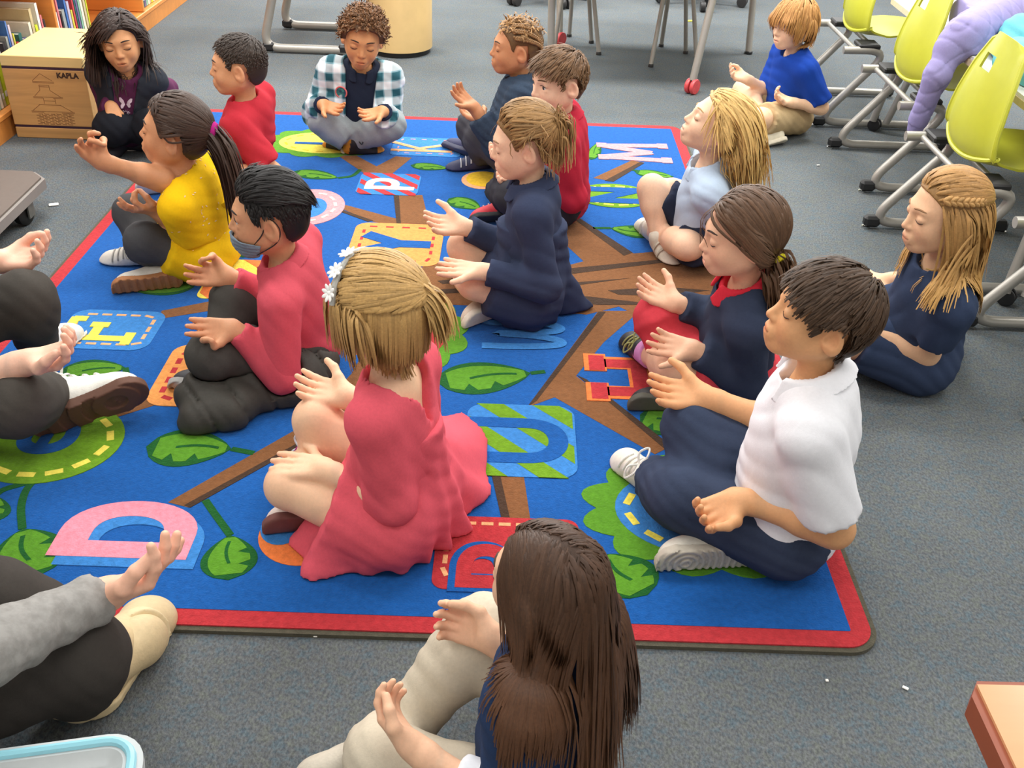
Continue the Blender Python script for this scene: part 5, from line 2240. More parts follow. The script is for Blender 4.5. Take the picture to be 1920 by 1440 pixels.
def kid_plaid():
    g = Rig(.98, (670, 236), -82, (680, 72, .495), -84, -12, -8, base=RUG_T, hs=1.0, skin=(206, 146, 98), tagname='plaid',
            rw=(606, 196, .245), rf=(636, 208, .235), lw=(718, 208, .235), lf=(682, 219, .225), out=.25,
            rk=(608, 226, .155), lk=(732, 232, .155), la=(650, 264, .06), lt=(603, 264, .04), ra=(664, 268, .065), rt=(724, 276, .04))
    o = person('person in open plaid jacket and pale jeans facing the camera', g)
    make_body(g, o, fine=.0032, coarse=.010, hands=('open', 'open'), ups=((.2, -.3, .9), (-.2, -.3, .9)))
    face_lines(g, o, (60, 42, 32), lash=(40, 30, 25))
    trousers(g, o, (158, 166, 168), name='jeans', amp=.006, end=1.80, off=.016, cuff=.012)
    mp = cloth('polo_navy', (34, 40, 56))
    top(g, o, 'polo_shirt', (34, 40, 56), sleeve=.5, hem=-.10, off=.010, m=mp, amp=.003)
    collar(g, o, (34, 40, 56), m=mp, gap=.35)
    top(g, o, 'jacket', (90, 130, 140), sleeve=1.75, hem=-.12, off=.022, m=plaid_mat(), amp=.007, cuff=.012, flare=.016, neck=.075, cuts=[front_gap(g, .050, .066)])
    S = union(g.arm('l', .020, t1=1.93, flat=True), g.arm('r', .020, t1=1.93, flat=True))
    cf = [g.j['lw'], g.j['rw']]
    garment(g, o, 'jacket_cuff', S, cloth('cuff_navy', (36, 44, 66)), amp=.002, h=.006,
            cuts=[lambda X: np.minimum(np.linalg.norm(X - cf[0], axis=1), np.linalg.norm(X - cf[1], axis=1)) - .042])
    pp = mat('piping_red', (206, 74, 78), rough=.8)
    fj = g.cloth[2]
    fsh = g.cloth[1]
    for sg in (1, -1):
        pts = []
        for t in np.linspace(.05, .93, 12):
            w_ = (.050 + .016 * t + .004) * g.s * sg
            src = g.pel + g.u * g.T * t + g.l * w_ + g.f * .3
            hit = march(lambda X: np.minimum(fj(X), fsh(X)), src, -g.f, .3)
            if hit is not None:
                pts.append(hit + g.f * .002)
        if len(pts) > 3:
            MB().tube(bez(pts, 3), .0045, 7).build('piping', pp, o, True)
    bt = mat('button_pale', (190, 196, 204), rough=.3)
    for t in (.86, .74):
        hit = march(fsh, g.pel + g.u * g.T * t + g.f * .3, -g.f, .3)
        if hit is not None:
            MB().lathe(hit, [(.006, -.001), (.006, .0015), (.004, .0025)], 12, axis=g.f).build('button', bt, o, True)
    hit = march(fj, g.pel + g.u * g.T * .70 - g.l * .080 * g.s + g.f * .16, -g.f, .2)
    if hit is not None:
        Fm = frame_to(nrm(g.f - g.l * .3))
        V, Q = uv_ball(16, 8)
        pt = link('patch', np_mesh('patch', hit + (V * np.array([.024, .024, .003])) @ Fm.T, Q), mat('patch_green', (58, 132, 124), rgb2=(24, 60, 84), scale=90), o)
        ring = [hit + Fm @ np.array([.024 * math.cos(a), .024 * math.sin(a), .001]) for a in np.linspace(0, 2 * math.pi, 21)]
        MB().tube(ring, .003, 6).build('patch_border', mat('patch_pink', (226, 110, 110)), pt, True)
    shoe(g, o, 'l', (36, 34, 34), (196, 188, 170), sole_n=(.1, .4, -.9), toe_rgb=(230, 150, 40), label='black and orange sneaker')
    shoe(g, o, 'r', (34, 33, 34), (214, 206, 190), sole_n=(.1, .4, -.9), toe_rgb=(232, 152, 40), label='black and orange sneaker', laces=(40, 40, 40))
    h = Hair(g, (122, 84, 52))
    h.cap(t=.020, shade=.6, bump=.003, bf=120)
    r = scalp_roots(g, 1300, t=.012)
    ph = rng.uniform(0, 6.28, len(r))

    def curl(q, t):
        n = q - np.array([-.012, 0, .02])
        n = n / np.linalg.norm(n, axis=1, keepdims=True)
        return n * .55 + np.stack([np.sin(ph + t * 15), np.cos(ph + t * 15), np.sin(ph * 3 + t * 13)], 1)
    h.locks(r, .045, curl, width=.0042, thick=.003, n=12, off=.010, jitter=.3, var=.4, inertia=.3, dens=1)
    h.build(o)


# ---- boy in red t-shirt, buzz cut
def kid_redtee():
    g = Rig(1.0, (458, 312), 172, (446, 122, .52), 186, 0, base=RUG_T, hs=1.0, skin=(216, 160, 120), tagname='redtee',
            lw=(420, 318, .17), lf=(385, 322, .17), rw=(405, 290, .2), rf=(370, 288, .2),
            lk=(385, 345, .15), rk=(390, 305, .17))
    o = person('person in red t-shirt sitting behind the yellow dress', g)
    make_body(g, o, fine=.0032, coarse=.010, hands=('relax', 'relax'))
    face_lines(g, o, (48, 36, 30), lash=(40, 30, 26))
    trousers(g, o, (34, 38, 52))
    top(g, o, 't_shirt', (182, 46, 58), sleeve=.80, hem=-.18, off=.014, amp=.006, cuff=.014, flare=.012, m=cloth('tee_red', (182, 46, 58)))
    shoe(g, o, 'l', (50, 50, 54), (200, 200, 200))
    shoe(g, o, 'r', (50, 50, 54), (200, 200, 200))
    h = Hair(g, (58, 46, 38))
    h.cap(t=.006, shade=.9)
    r = scalp_roots(g, 1100)
    h.locks(r, np.where(r[:, 2] > .06, .022, .010), radial_from((-.05, 0, .10), fwd=.5), width=.0036, thick=.0018, n=5, off=.006, jitter=.15, var=.3)
    h.build(o)


# ---- boy in royal blue t-shirt at the back
def kid_blue():
    g = Rig(.95, (1480, 210), 196, (1488, 45, .505), 206, -4, base=0.0, hs=.98, skin=(240, 196, 160), tagname='bluetee',
            lw=(1482, 192, .19), lf=(1440, 174, .23), rw=(1400, 148, .235), rf=(1346, 134, .265),
            lk=(1425, 222, .13), rk=(1392, 168, .15), la=(1430, 238, .06), lt=(1405, 252, .04), ra=(1450, 245, .06), rt=(1412, 256, .04))
    o = person('person in bright blue t-shirt and tan shorts sitting by the chairs', g)
    make_body(g, o, fine=.0034, coarse=.010, hands=('relax', 'relax'), ups=((.3, -.4, .8), (.2, -.4, .9)))
    face_lines(g, o, (170, 124, 76), lash=(100, 72, 56))
    trousers(g, o, (190, 164, 124), name='shorts', end=.88, off=.016, amp=.005, cuff=.010)
    top(g, o, 't_shirt', (28, 66, 158), sleeve=.84, hem=-.18, off=.015, amp=.006, cuff=.016, flare=.016, m=cloth('tee_blue', (28, 66, 158)))
    shoe(g, o, 'l', (224, 214, 190), (228, 220, 200), sole_n=(.1, .3, -.95))
    shoe(g, o, 'r', (224, 214, 190), (216, 206, 184), sole_n=(-.2, -.6, -.7), label='cream shoe showing its side')
    h = Hair(g, (196, 146, 84))
    h.cap(t=.008, shade=.75, drop=.01)
    r = scalp_roots(g, 1000, drop=.004)
    h.locks(r, np.where(r[:, 0] > .01, .085, .105), radial_from((-.04, .0, .105), fwd=.12, down=.35), width=.0055, thick=.0025, n=12, off=.012, gravity=.22, jitter=.09, var=.25, grad_tip=(176, 120, 66))
    h.build(o)


# ---- girl in dark vest beside the wooden box
def kid_vest():
    g = Rig(.92, (243, 238), -80, (224, 76, .48), -76, -6, 4, base=0.0, hs=1.0, skin=(206, 150, 104), tagname='vest',
            rw=(208, 198, .225), rf=(216, 228, .18), lw=(300, 184, .225), lf=(288, 204, .20), out=.15,
            rk=(208, 240, .14), lk=(285, 238, .14), la=(240, 258, .06), lt=(285, 262, .05), ra=(240, 256, .06), rt=(206, 280, .05))
    o = person('person in dark vest and plum shirt sitting against the wooden box', g)
    make_body(g, o, fine=.0032, coarse=.010, hands=('relax', 'relax'), ups=((0, -.3, -1), (0, -.3, -1)))
    face_lines(g, o, (40, 30, 26), lash=(32, 24, 22))
    trousers(g, o, (70, 36, 64), name='leggings', amp=.003, off=.008)
    skirt(g, o, (30, 32, 38), 'skirt', off=.02, end=(1.06, 1.06), ph=.10, r0=.13, amp=.005, hem_px=None)
    ms = cloth('shirt_plum', (92, 44, 76))
    top(g, o, 'shirt', (92, 44, 76), sleeve=1.9, hem=-.05, off=.011, m=ms, amp=.004, cuff=.006)
    fs = g.cloth[-1]
    top(g, o, 'vest', (48, 52, 60), sleeve=.10, hem=-.14, off=.022, m=cloth('vest_dark', (48, 52, 60)), amp=.004, flare=.010, neck=.070, arms='', cuts=[front_gap(g, .012, .056)])
    wing = lambda s_, cx, cz: [(cx + s_ * a, cz + b) for a, b in ((.002, -.004), (.008, .014), (.020, .026), (.027, .024), (.025, .010), (.016, .002), (.020, -.008), (.017, -.018), (.010, -.018))]
    pm = mat('print_white', (232, 214, 228), rough=.9)
    decal(g, o, fs, [wing(1, .006, .0), wing(-1, .004, .0)], pm, 'butterfly_print', org=.66, out=.15)
    petals = [[(.004 + .018 * math.cos(a) * r_ , -.045 + .018 * math.sin(a) * r_) for a, r_ in ((t - .16, .35), (t, 1.0), (t + .16, .35))] for t in np.linspace(0, 2 * math.pi, 12)[:-1]]
    decal(g, o, fs, petals, pm, 'flower_print', org=.66, out=.15)
    shoe(g, o, 'l', (40, 42, 54), (210, 206, 196), sole_n=(0, .3, -.95))
    shoe(g, o, 'r', (40, 42, 54), (218, 212, 200), sole_n=(-.55, -.25, -.8), label='navy shoe with off white sole')
    h = Hair(g, (58, 44, 38))
    h.cap(t=.007, shade=.75)
    r = scalp_roots(g, 1000)
    back = r[r[:, 0] < .0]
    h.locks(back, .25 * rng.uniform(.8, 1.05, len(back)), radial_from((.01, .02, .11), down=.4), width=.0062, thick=.0026, n=15, off=.010, gravity=.4, grav_ramp=3, jitter=.14, flow_fade=.8, var=.25)
    fr = r[(r[:, 0] >= -.01)]
    L = np.where(fr[:, 1] < .02, .085, .06)
    h.locks(fr, L, lambda q, t: np.stack([np.where(q[:, 1] < .025, .35 - t * .9, -.8), np.where(q[:, 1] < .025, -.9, .7), -.4 - .8 * t + 0 * q[:, 0]], 1), width=.006, thick=.0024, n=12, off=.010, gravity=.3, jitter=.08, var=.25)
    sd = r[(r[:, 1] < -.055) & (r[:, 0] < .03)][:110]
    h.locks(sd, .19, lambda q, t: np.stack([.15 + 0 * q[:, 0], np.sign(q[:, 1]) * .3, -.8 + 0 * q[:, 0]], 1), width=.006, n=14, off=.012, gravity=.5, jitter=.12)
    tail(h, (-.03, -.095, .0), 60, .09, out=(0, -1, .2), curl=1.4, width=.004, jitter=.4)
    h.build(o)


# ---- girl with long dark hair, back to the camera
def kid_front():
    g = Rig(.95, (1015, 1446), 150, (1022, 1088, .545), 144, 2, base=0.0, sw=.098, hs=.84, skin=(236, 188, 154), tagname='front',
            lw=(775, 1402, .24), lf=(708, 1318, .27), rw=(925, 1200, .30), rf=(842, 1158, .30),
            lk=(722, 1425, .13), rk=(905, 1178, .25), la=(700, 1400, .05), lt=(620, 1420, .05), ra=(735, 1385, .06), rt=(660, 1395, .05))
    o = person('person in navy tee over white sleeves sitting with back to the camera', g)
    make_body(g, o, fine=.0026, hands=('relax', 'relax'), ups=((.75, .2, .6), (-.5, -.6, .5)))
    face_lines(g, o, (70, 50, 40))
    trousers(g, o, (214, 202, 180), amp=.005, cuff=.010)
    m = cloth('jumper_navy', (44, 62, 96))
    mw = cloth('undershirt_white', (236, 238, 244), amount=.05)
    S = union(g.arm('l', .012, t1=1.55, flat=True), g.arm('r', .012, t1=1.55, flat=True))
    garment(g, o, 'white_sleeve', S, mw, amp=.004)
    top(g, o, 'tee_shirt', (44, 62, 96), sleeve=1.12, hem=-.18, off=.018, m=m, amp=.006, cuff=.012, flare=.014, h=.0075)
    shoe(g, o, 'l', (214, 204, 186), (220, 214, 200), sole_n=(.3, .1, -.95))
    shoe(g, o, 'r', (214, 204, 186), (220, 214, 200), sole_n=(-.2, -.3, -.9))
    h = Hair(g, (74, 52, 38))
    h.cap(t=.007, shade=.8)
    r = scalp_roots(g, 1700)
    tp_ = r[(r[:, 2] > .05) & (np.abs(r[:, 1]) < .045)]
    r = np.concatenate([r, tp_ + rng.normal(0, .003, tp_.shape), tp_ + rng.normal(0, .003, tp_.shape)])
    pl = .020

    def part(q, t):
        n = q - np.array([-.012, 0, .015])
        n = n / np.linalg.norm(n, axis=1, keepdims=True)
        d = np.stack([np.where(q[:, 0] > .03, -.5, -.15), np.where(q[:, 1] > pl * .3, 1.0, -1.0), np.full(len(q), -.3)], 1)
        d = d - n * (d * n).sum(1, keepdims=True)
        return d + np.stack([np.where((q[:, 0] > .0) & (q[:, 1] > 0), -1.6, -.15), 0 * q[:, 0], np.full(len(q), -.35)], 1)
    L = np.where(r[:, 1] > .0, .25, .42) * rng.uniform(.8, 1.05, len(r))
    h.locks(r, L, part, width=.0058, thick=.0024, n=20, off=.005, gravity=.8, grav_ramp=3.5, jitter=.06, flow_fade=.9, var=.28, grad_tip=(104, 68, 44))
    bk = r[(r[:, 0] < -.02) & (r[:, 1] < .02)][:300]
    h.locks(bk, .44, lambda q, t: np.tile([-.15, .0, -.9], (len(q), 1)), width=.0062, thick=.0026, n=20, off=.008, gravity=.8, grav_ramp=3, jitter=.10, flow_fade=.9, var=.3, grad_tip=(108, 70, 44))
    h.build(o)


# ---- seated adult-size person at the left edge, only knees, hands and shoes in view
def adult_left():
    g = Rig(1.34, (-235, 700), 14, (-260, 330, .78), 10, 0, base=RUG_T, hs=1.06, skin=(238, 190, 164), tagname='adultL',
            rw=(55, 678, .30), rf=(140, 662, .33), lw=(0, 492, .33), lf=(76, 484, .34),
            rk=(30, 760, .20), lk=(48, 560, .27), ra=(100, 738, .095), rt=(205, 700, .125), la=(70, 640, .08), lt=(112, 600, .07))
    o = person('person in black leggings and white sneakers, only knees and open hands in view', g)
    make_body(g, o, fine=.0032, coarse=.011, hands=('relax', 'relax'), ups=((.15, -.15, .95), (.1, -.2, .95)))
    face_lines(g, o, (80, 60, 45))
    trousers(g, o, (74, 70, 65), name='leggings', amp=.004, off=.010)
    top(g, o, 'jumper', (120, 120, 124), sleeve=1.4, hem=-.16, off=.016)
    shoe(g, o, 'r', (238, 236, 226), (104, 70, 54), sole_n=(.72, -.62, -.30), laces=(246, 244, 236), tread=(150, 'rings'), size=1.05, label='white sneaker with brown sole', h=.0035)
    shoe(g, o, 'l', (238, 236, 230), (222, 216, 204), sole_n=(.2, .6, -.7), size=.95)
    h = Hair(g, (90, 66, 46))
    h.cap(t=.007)
    r = scalp_roots(g, 300)
    h.locks(r, .2, radial_from((0, 0, .1), down=.5), gravity=.4)
    h.build(o)


# ---- person at the lower left corner, grey sleeve
def adult_corner():
    g = Rig(1.36, (-330, 1330), 20, (-350, 900, .82), 20, 0, base=0.0, hs=1.06, skin=(240, 188, 160), tagname='adultC',
            rw=(196, 1116, .30), rf=(300, 1074, .33), lw=(-190, 1060, .34), lf=(-110, 1040, .34),
            rk=(150, 1230, .20), lk=(-20, 1130, .24), ra=(150, 1300, .08), la=(194, 1222, .10), lt=(258, 1146, .088))
    o = person('person with grey marl sleeve, black trousers and tan shoe beside the plastic bin', g)
    make_body(g, o, fine=.0028, coarse=.011, hands=('relax', 'fan'), ups=((.1, -.1, .95), (-.45, .25, .85)))
    face_lines(g, o, (80, 60, 45))
    trousers(g, o, (68, 64, 60), name='leggings', amp=.003, off=.012)
    mg = mat('jumper_grey', (156, 154, 150), rough=.95, scale=45, bump=.1, rgb2=(138, 136, 132), spec=.1)
    top(g, o, 'jumper', (150, 148, 146), sleeve=1.94, hem=-.16, off=.008, m=mg, amp=.006, fold=105)
    shoe(g, o, 'l', (216, 194, 150), (226, 206, 162), sole_n=(-.1, .3, -.95), size=1.1, label='tan shoe with stitched panels', h=.0035)
    shoe(g, o, 'r', (216, 194, 150), (226, 206, 162))
    h = Hair(g, (60, 46, 36))
    h.cap(t=.007)
    r = scalp_roots(g, 300)
    h.locks(r, .2, radial_from((0, 0, .1), down=.5), gravity=.4)
    h.build(o)


kid_blond()
kid_redpolo()
kid_cornrow()
kid_plaid()
kid_redtee()
kid_blue()
kid_vest()
kid_front()
adult_left()
adult_corner()
# ------------------------------------------------------------------ furniture and things
STEEL = mat('tube_grey', (166, 162, 154), rough=.38, metallic=.35, scale=40, amount=.06)
BLACKP = mat('plastic_black', (30, 30, 31), rough=.5, scale=60, amount=.1)
CHROME = mat('foot_chrome', (225, 225, 222), rough=.15, metallic=1.0)
GREEN = mat('shell_green', (186, 188, 52), rough=.38, scale=30, amount=.05)
ORANGEW = mat('shelf_wood', (224, 146, 70), rough=.45, kind='wood', scale=18, amount=.16)
BOXW = mat('box_pine', (214, 166, 104), rough=.5, kind='wood', scale=22, amount=.26)
BOXT = mat('box_pine_top', (236, 208, 140), rough=.45, kind='wood', scale=22, amount=.10)
WHITE_TOP = mat('table_white', (232, 228, 220), rough=.35, amount=.04)
PALEW = mat('edge_birch', (222, 200, 164), rough=.5, kind='wood', scale=30, amount=.12)


# ---- shell chairs on sled frames
def shell_mesh():
    prof = np.array([(.225, .735), (.195, .63), (.175, .53), (.168, .45), (.178, .395), (.215, .368), (.29, .366), (.39, .376), (.49, .372), (.53, .352)])
    wid = np.array([.105, .150, .178, .192, .195, .190, .184, .182, .170, .140])
    nv, nu = 46, 17
    s = np.r_[0, np.cumsum(np.linalg.norm(np.diff(prof, axis=0), axis=1))]
    t = np.linspace(0, s[-1], nv)
    cp = np.array(bez([np.array([*p, 0]) for p in prof], 12))
    sc = np.r_[0, np.cumsum(np.linalg.norm(np.diff(cp, axis=0), axis=1))]
    px, pz = np.interp(t * sc[-1] / s[-1], sc, cp[:, 0]), np.interp(t * sc[-1] / s[-1], sc, cp[:, 1])
    w = np.interp(t, s, wid)
    tx, tz = np.gradient(px), np.gradient(pz)
    ln = np.hypot(tx, tz)
    nx, nz = -tz / ln, tx / ln                    # towards the sitter
    u = np.linspace(-1, 1, nu)
    V = np.zeros((nv, nu, 3))
    for i in range(nv):
        cup = .052 * np.abs(u) ** 2.2 * (1.0 if i < nv * .5 else max(1 - (i - nv * .5) / nv * 4, .35))
        flare = -.016 * np.clip((np.abs(u) - .84) / .16, 0, 1) * (1 if i < nv * .5 else .2)
        V[i, :, 0] = px[i] + nx[i] * (cup + flare)
        V[i, :, 1] = u * w[i]
        V[i, :, 2] = pz[i] + nz[i] * (cup + flare)
    # rounded top corners
    V[0, :, 2] -= .022 * np.abs(u) ** 3
    V[1, :, 2] -= .010 * np.abs(u) ** 3
    V = V.reshape(-1, 3)
    N = np.zeros_like(V).reshape(nv, nu, 3)
    N[:, :, 0], N[:, :, 2] = nx[:, None], nz[:, None]
    N = N.reshape(-1, 3)
    F = []
    for i in range(nv - 1):
        for k in range(nu - 1):
            if 4 <= i <= 6 and 6 <= k <= 9:
                continue
            F.append((i * nu + k, i * nu + k + 1, (i + 1) * nu + k + 1, (i + 1) * nu + k))
    n = len(V)
    A, B = V + N * .004, V - N * .004
    edges = {}
    for f in F:
        for a, b in zip(f, f[1:] + f[:1]):
            edges[(a, b)] = edges.get((a, b), 0) + 1
    side = [(b, a, a + n, b + n) for (a, b) in edges if (b, a) not in edges]
    Q = [tuple(f) for f in F] + [tuple(i + n for i in f[::-1]) for f in F] + side
    return np.concatenate([A, B]), Q, V.reshape(nv, nu, 3)


def make_chair():
    root = empty('shell_chair')
    V, Q, G = shell_mesh()
    V, G = V * 1.1 - [.065, 0, 0], G * 1.1 - [.065, 0, 0]
    me = np_mesh('seat_shell', V, Q)
    me.set_sharp_from_angle(angle=1.0)
    sh = link_local('seat_shell', me, GREEN, root)
    rim = [G[i, 0] for i in range(0, 24)] + [G[23 + 0, k] + np.array([-.010, 0, -.004]) for k in range(1, 16)] + [G[i, 16] for i in range(23, -1, -1)]
    MB().tube(rim, .0085, 8).build('rim', GREEN, sh, True, local=True)
    for sg in (1, -1):
        y = sg * .268
        path = fillet([(.05, y, .370), (.27, y, .374), (-.015, y, .024), (.50, y, .024)], .11, 9)
        MB().tube(path, 0.0185, 12).build('side_frame', STEEL, root, True, local=True)
        for x0, s in ((.012, 1), (.485, -1)):
            g_ = MB().box((x0 - .012 * s, y, .030), (.062, .040, .044), bev=.010).build('glide', BLACKP, root, local=True)
            MB().lathe((x0 - .030 * s, y, 0), [(.016, 0), (.016, .008), (.007, .010), (.007, .02)], 14).build('glide_foot', CHROME, g_, True, local=True)
        MB().box((.17, sg * .225, .388), (.10, .11, .024), bev=.006).build('seat_bracket', BLACKP, root, local=True)
    for x in (.11, .21):
        MB().tube([(x, -.268, .371), (x, .268, .371)], .011, 10).build('cross_bar', STEEL, root, True, local=True)
    return root


chair0 = make_chair()
for i, (x, y, a, lb) in enumerate(((.61, 1.93, 0, 'lime green shell chair with a lilac sleeve hanging beside its back'),
                                   (.70, 2.84, 0, 'lime green shell chair just behind the one with the handle hole in view'),
                                   (.70, 3.69, 0, 'lime green shell chair behind the person in the bright blue t-shirt'),
                                   (.70, 1.15, 0, 'shell chair behind the short sleeved navy dress, only its grey frame in view'))):
    c = chair0 if i == 0 else copy_tree(chair0)
    c.location = (x, y, 0)
    c.rotation_euler = (0, 0, math.radians(a))
    tag(c, lb, 'chair', 'shell chairs along the white table')
sb = empty('side_table', (-2.0, 4.66, 0))
tag(sb, 'sled frame side table by the wooden pedestal, only its grey tube base in view', 'table')
for y in (4.39, 4.93):
    MB().tube(fillet([(-1.74, y, .026), (-2.235, y, .026), (-2.06, y, .64)], .10, 8), .024, 12).build('side_frame', STEEL, sb, True)
    for x0 in (-2.20, -1.77):
        g_ = MB().box((x0, y, .034), (.07, .05, .05), bev=.012).build('glide', BLACKP, sb)
        MB().lathe((x0, y, 0), [(.018, 0), (.018, .008), (.008, .010), (.008, .02)], 14).build('glide_foot', CHROME, g_, True)
MB().slab(rnd_rect(-2.35, 4.25, -1.72, 5.07, .06), .64, .662).build('table_top', WHITE_TOP, sb)

# ---- white table on the right
tb = empty('table', (1.45, 2.6, 0))
tag(tb, 'white topped table with birch edge under the lilac jacket', 'table')
shear = lambda pts: [(x + .022 * (y - 1.25), y) for x, y in pts]
MB().slab(shear(rnd_rect(.872, 1.44, 1.85, 3.46, .07)), .612, .626).build('table_top', WHITE_TOP, tb)
MB().slab(shear(rnd_rect(.867, 1.435, 1.855, 3.465, .072)), .590, .6135).build('table_edge', PALEW, tb)


def caster(c, r, parent, wheel_m, fork_m, ax=(0, 1, 0), w=.02):
    f = MB().lathe((c[0], c[1], c[2] + r), [(.012, 0), (.012, .045), (.016, .05)], 12).build('caster_stem', fork_m, parent, True)
    a = nrm(ax)
    for sg in (1, -1):
        MB().lathe(np.array([c[0], c[1], c[2] + r]) + a * (w * .62 * sg - w * .45), [(r * .55, 0), (r * .92, .002), (r, w * .25), (r, w * .65), (r * .92, w * .88), (r * .5, w * .9)], 22, axis=a).build('caster_wheel', wheel_m, f, True)
    return f


for lx, ly, tx, ty in ((.945, 3.37, 1.02, 3.30), (.875, 1.57, .98, 1.68), (1.75, 3.37, 1.68, 3.30), (1.78, 1.60, 1.70, 1.70)):
    for dx, dy in ((0, 0), (.055, -.03)):
        lg = MB().tube([(lx + dx, ly + dy, .055), (tx + dx * 1.6, ty + dy * 1.6, .592)], .0165, 12).build('leg', STEEL, tb, True)
    caster((lx + .02, ly + .02, 0), .030, tb, BLACKP, BLACKP, (.6, .8, 0))


# ---- the rest of the table group in the background
def far_leg(x, y, x2, y2, r, par, red, top=.60):
    b = .07 if red else .012
    MB().tube([(x, y, b), (x2, y2, top)], r, 12).build('leg', STEEL, par, True)
    if red:
        caster((x, y, 0), .040, par, mat('wheel_coral', (226, 82, 86), rough=.4), BLACKP, (.75, -.65, 0), .026)
    else:
        MB().lathe((x, y, 0), [(r * 1.25, 0), (r * 1.25, .014), (r, .018)], 12).build('foot', BLACKP, par, True)


t2 = empty('table', (-.1, 4.6, 0))
tag(t2, 'table at the back, grey tube legs on coral red casters in view', 'table')
far_leg(-.54, 4.79, -.56, 4.95, .020, t2, True)
far_leg(.14, 3.89, .22, 3.98, .020, t2, True)
far_leg(-.60, 4.25, -.62, 4.30, .020, t2, False)
far_leg(.60, 4.75, .58, 4.85, .020, t2, False)
MB().slab(rnd_rect(-.72, 3.92, .72, 5.02, .12), .60, .625).build('table_top', WHITE_TOP, t2)
for x0, y0, lb in ((.085, 4.58, 'grey stool legs under the back table near its coral caster leg'), (-.47, 4.74, 'grey stool legs under the back table, behind the red polo')):
    st = empty('stool', (x0, y0, 0))
    tag(st, lb, 'stool', 'stools under the back table')
    for dx, dy in ((-.11, -.20), (.0, .26), (.13, .12), (.16, -.14)):
        far_leg(x0 + dx, y0 + dy, x0 + dx * .55, y0 + dy * .55, .0125, st, False, .441)
    MB().lathe((x0, y0, .44), [(.05, 0), (.15, .0), (.155, .008), (.15, .016)], 24).build('seat', GREEN, st, True)


def rolling_base(x, y, rot, lb):
    r = empty('rolling_chair', (x, y, 0))
    tag(r, lb, 'chair', 'dark rolling chairs at the back')
    hub = MB().lathe((x, y, .07), [(.05, 0), (.06, .02), (.05, .06), (.03, .08), (.028, .32)], 18).build('column', BLACKP, r, True)
    for k in range(5):
        a = rot + k * 2 * math.pi / 5
        e = np.array([x + .30 * math.cos(a), y + .30 * math.sin(a), .075])
        MB().tube([(x, y, .11), (x + .15 * math.cos(a), y + .15 * math.sin(a), .10), tuple(e)], [.034, .028, .020], 10, flat=.7).build('base_arm', BLACKP, r, True)
        caster((e[0], e[1], 0), .036, r, mat('wheel_dark', (48, 46, 46), rough=.45), BLACKP, (math.sin(a), -math.cos(a), 0), .04)
    MB().lathe((x, y, .39), [(.10, 0), (.23, .01), (.25, .04), (.23, .08), (.05, .09)], 28).build('seat', cloth('seat_dark', (44, 44, 48)), r, True)


rolling_base(.50, 6.12, .95, 'dark rolling chair at the far end, two ball casters in view')
rolling_base(-.62, 6.02, .2, 'dark rolling chair at the far end behind the dark denim jacket')

# ---- round wooden pedestal
pd = empty('pedestal', (-1.47, 4.53, 0))
tag(pd, 'round pale wood pedestal on a black plinth', 'pedestal')
MB().lathe((-1.47, 4.53, .03), [(.186, 0), (.186, .66)], 56).build('body', mat('pedestal_maple', (226, 192, 132), rough=.35, scale=12, amount=.08), pd, True)
MB().lathe((-1.47, 4.53, 0), [(.172, 0), (.172, .031)], 48).build('plinth', BLACKP, pd, True)
MB().lathe((-1.47, 4.53, .69), [(.18, 0), (.19, .005), (.19, .022), (.18, .027)], 56).build('top', WHITE_TOP, pd, True)

# ---- toy block box
bx0, by0, bw, bd, bh = -2.985, 2.855, .355, .48, .36
box = empty('wooden_box', (bx0 + bw / 2, by0 + bd / 2, 0))
tag(box, 'wooden toy block box with a tower drawing and dark stripes', 'box')
BC = lambda z: (bx0 + bw / 2, by0 + bd / 2, z)
MB().box(BC(.024), (bw, bd, .048), bev=.003).build('base', BOXW, box)
MB().box(BC(.053), (bw - .004, bd - .004, .010)).build('stripe', mat('stripe_plum', (58, 34, 56), rough=.6), box)
MB().box(BC(.1805), (bw, bd, .245), bev=.002).build('body', BOXW, box)
MB().box(BC(.308), (bw - .004, bd - .004, .010)).build('stripe', mat('stripe_plum', (58, 34, 56)), box)
MB().box(BC(.336), (bw, bd, .046), bev=.003).build('lid', BOXT, box)
INK = mat('burnt_ink', (66, 44, 34), rough=.8)
LINE = mat('burnt_line', (142, 98, 58), rough=.8)


def wall_text(txt, x, y, z, size, material, parent, name='lettering', depth=.0012, rot=(math.pi / 2, 0, 0), off=.006):
    c = bpy.data.curves.new(name, 'FONT')
    c.body = txt
    c.align_x, c.align_y = 'CENTER', 'CENTER'
    c.size = size
    c.offset = off
    c.extrude = depth
    c.resolution_u = 3
    o = bpy.data.objects.new(name, c)
    COL.objects.link(o)
    o.location = (x, y, z)
    o.rotation_euler = rot
    dg = bpy.context.evaluated_depsgraph_get()
    dg.update()
    me = bpy.data.meshes.new_from_object(o.evaluated_get(dg))
    me.transform(Matrix.LocRotScale(o.location, o.rotation_euler, (1, 1, 1)))
    bpy.data.objects.remove(o)
    bpy.data.curves.remove(c)
    return link(name, me, material, parent)


wall_text('KAPLA', bx0 + bw * .78, by0 - .0006, .280, .031, INK, box, off=.0012)
tw = MB()
fy = by0 - .0004


def ink(x0, z0, x1, z1, w=.0022):
    a, b = np.array([bx0 + bw * x0, 0, .058 + .245 * z0]), np.array([bx0 + bw * x1, 0, .058 + .245 * z1])
    d = nrm(b - a)
    n = np.array([-d[2], 0, d[0]]) * w / 2
    q = [a + n, b + n, b - n, a - n]
    tw.add([(p[0], fy, p[2]) for p in q] + [(p[0], fy + .002, p[2]) for p in q], [(0, 1, 2, 3), (7, 6, 5, 4), (0, 4, 5, 1), (1, 5, 6, 2), (2, 6, 7, 3), (3, 7, 4, 0)])


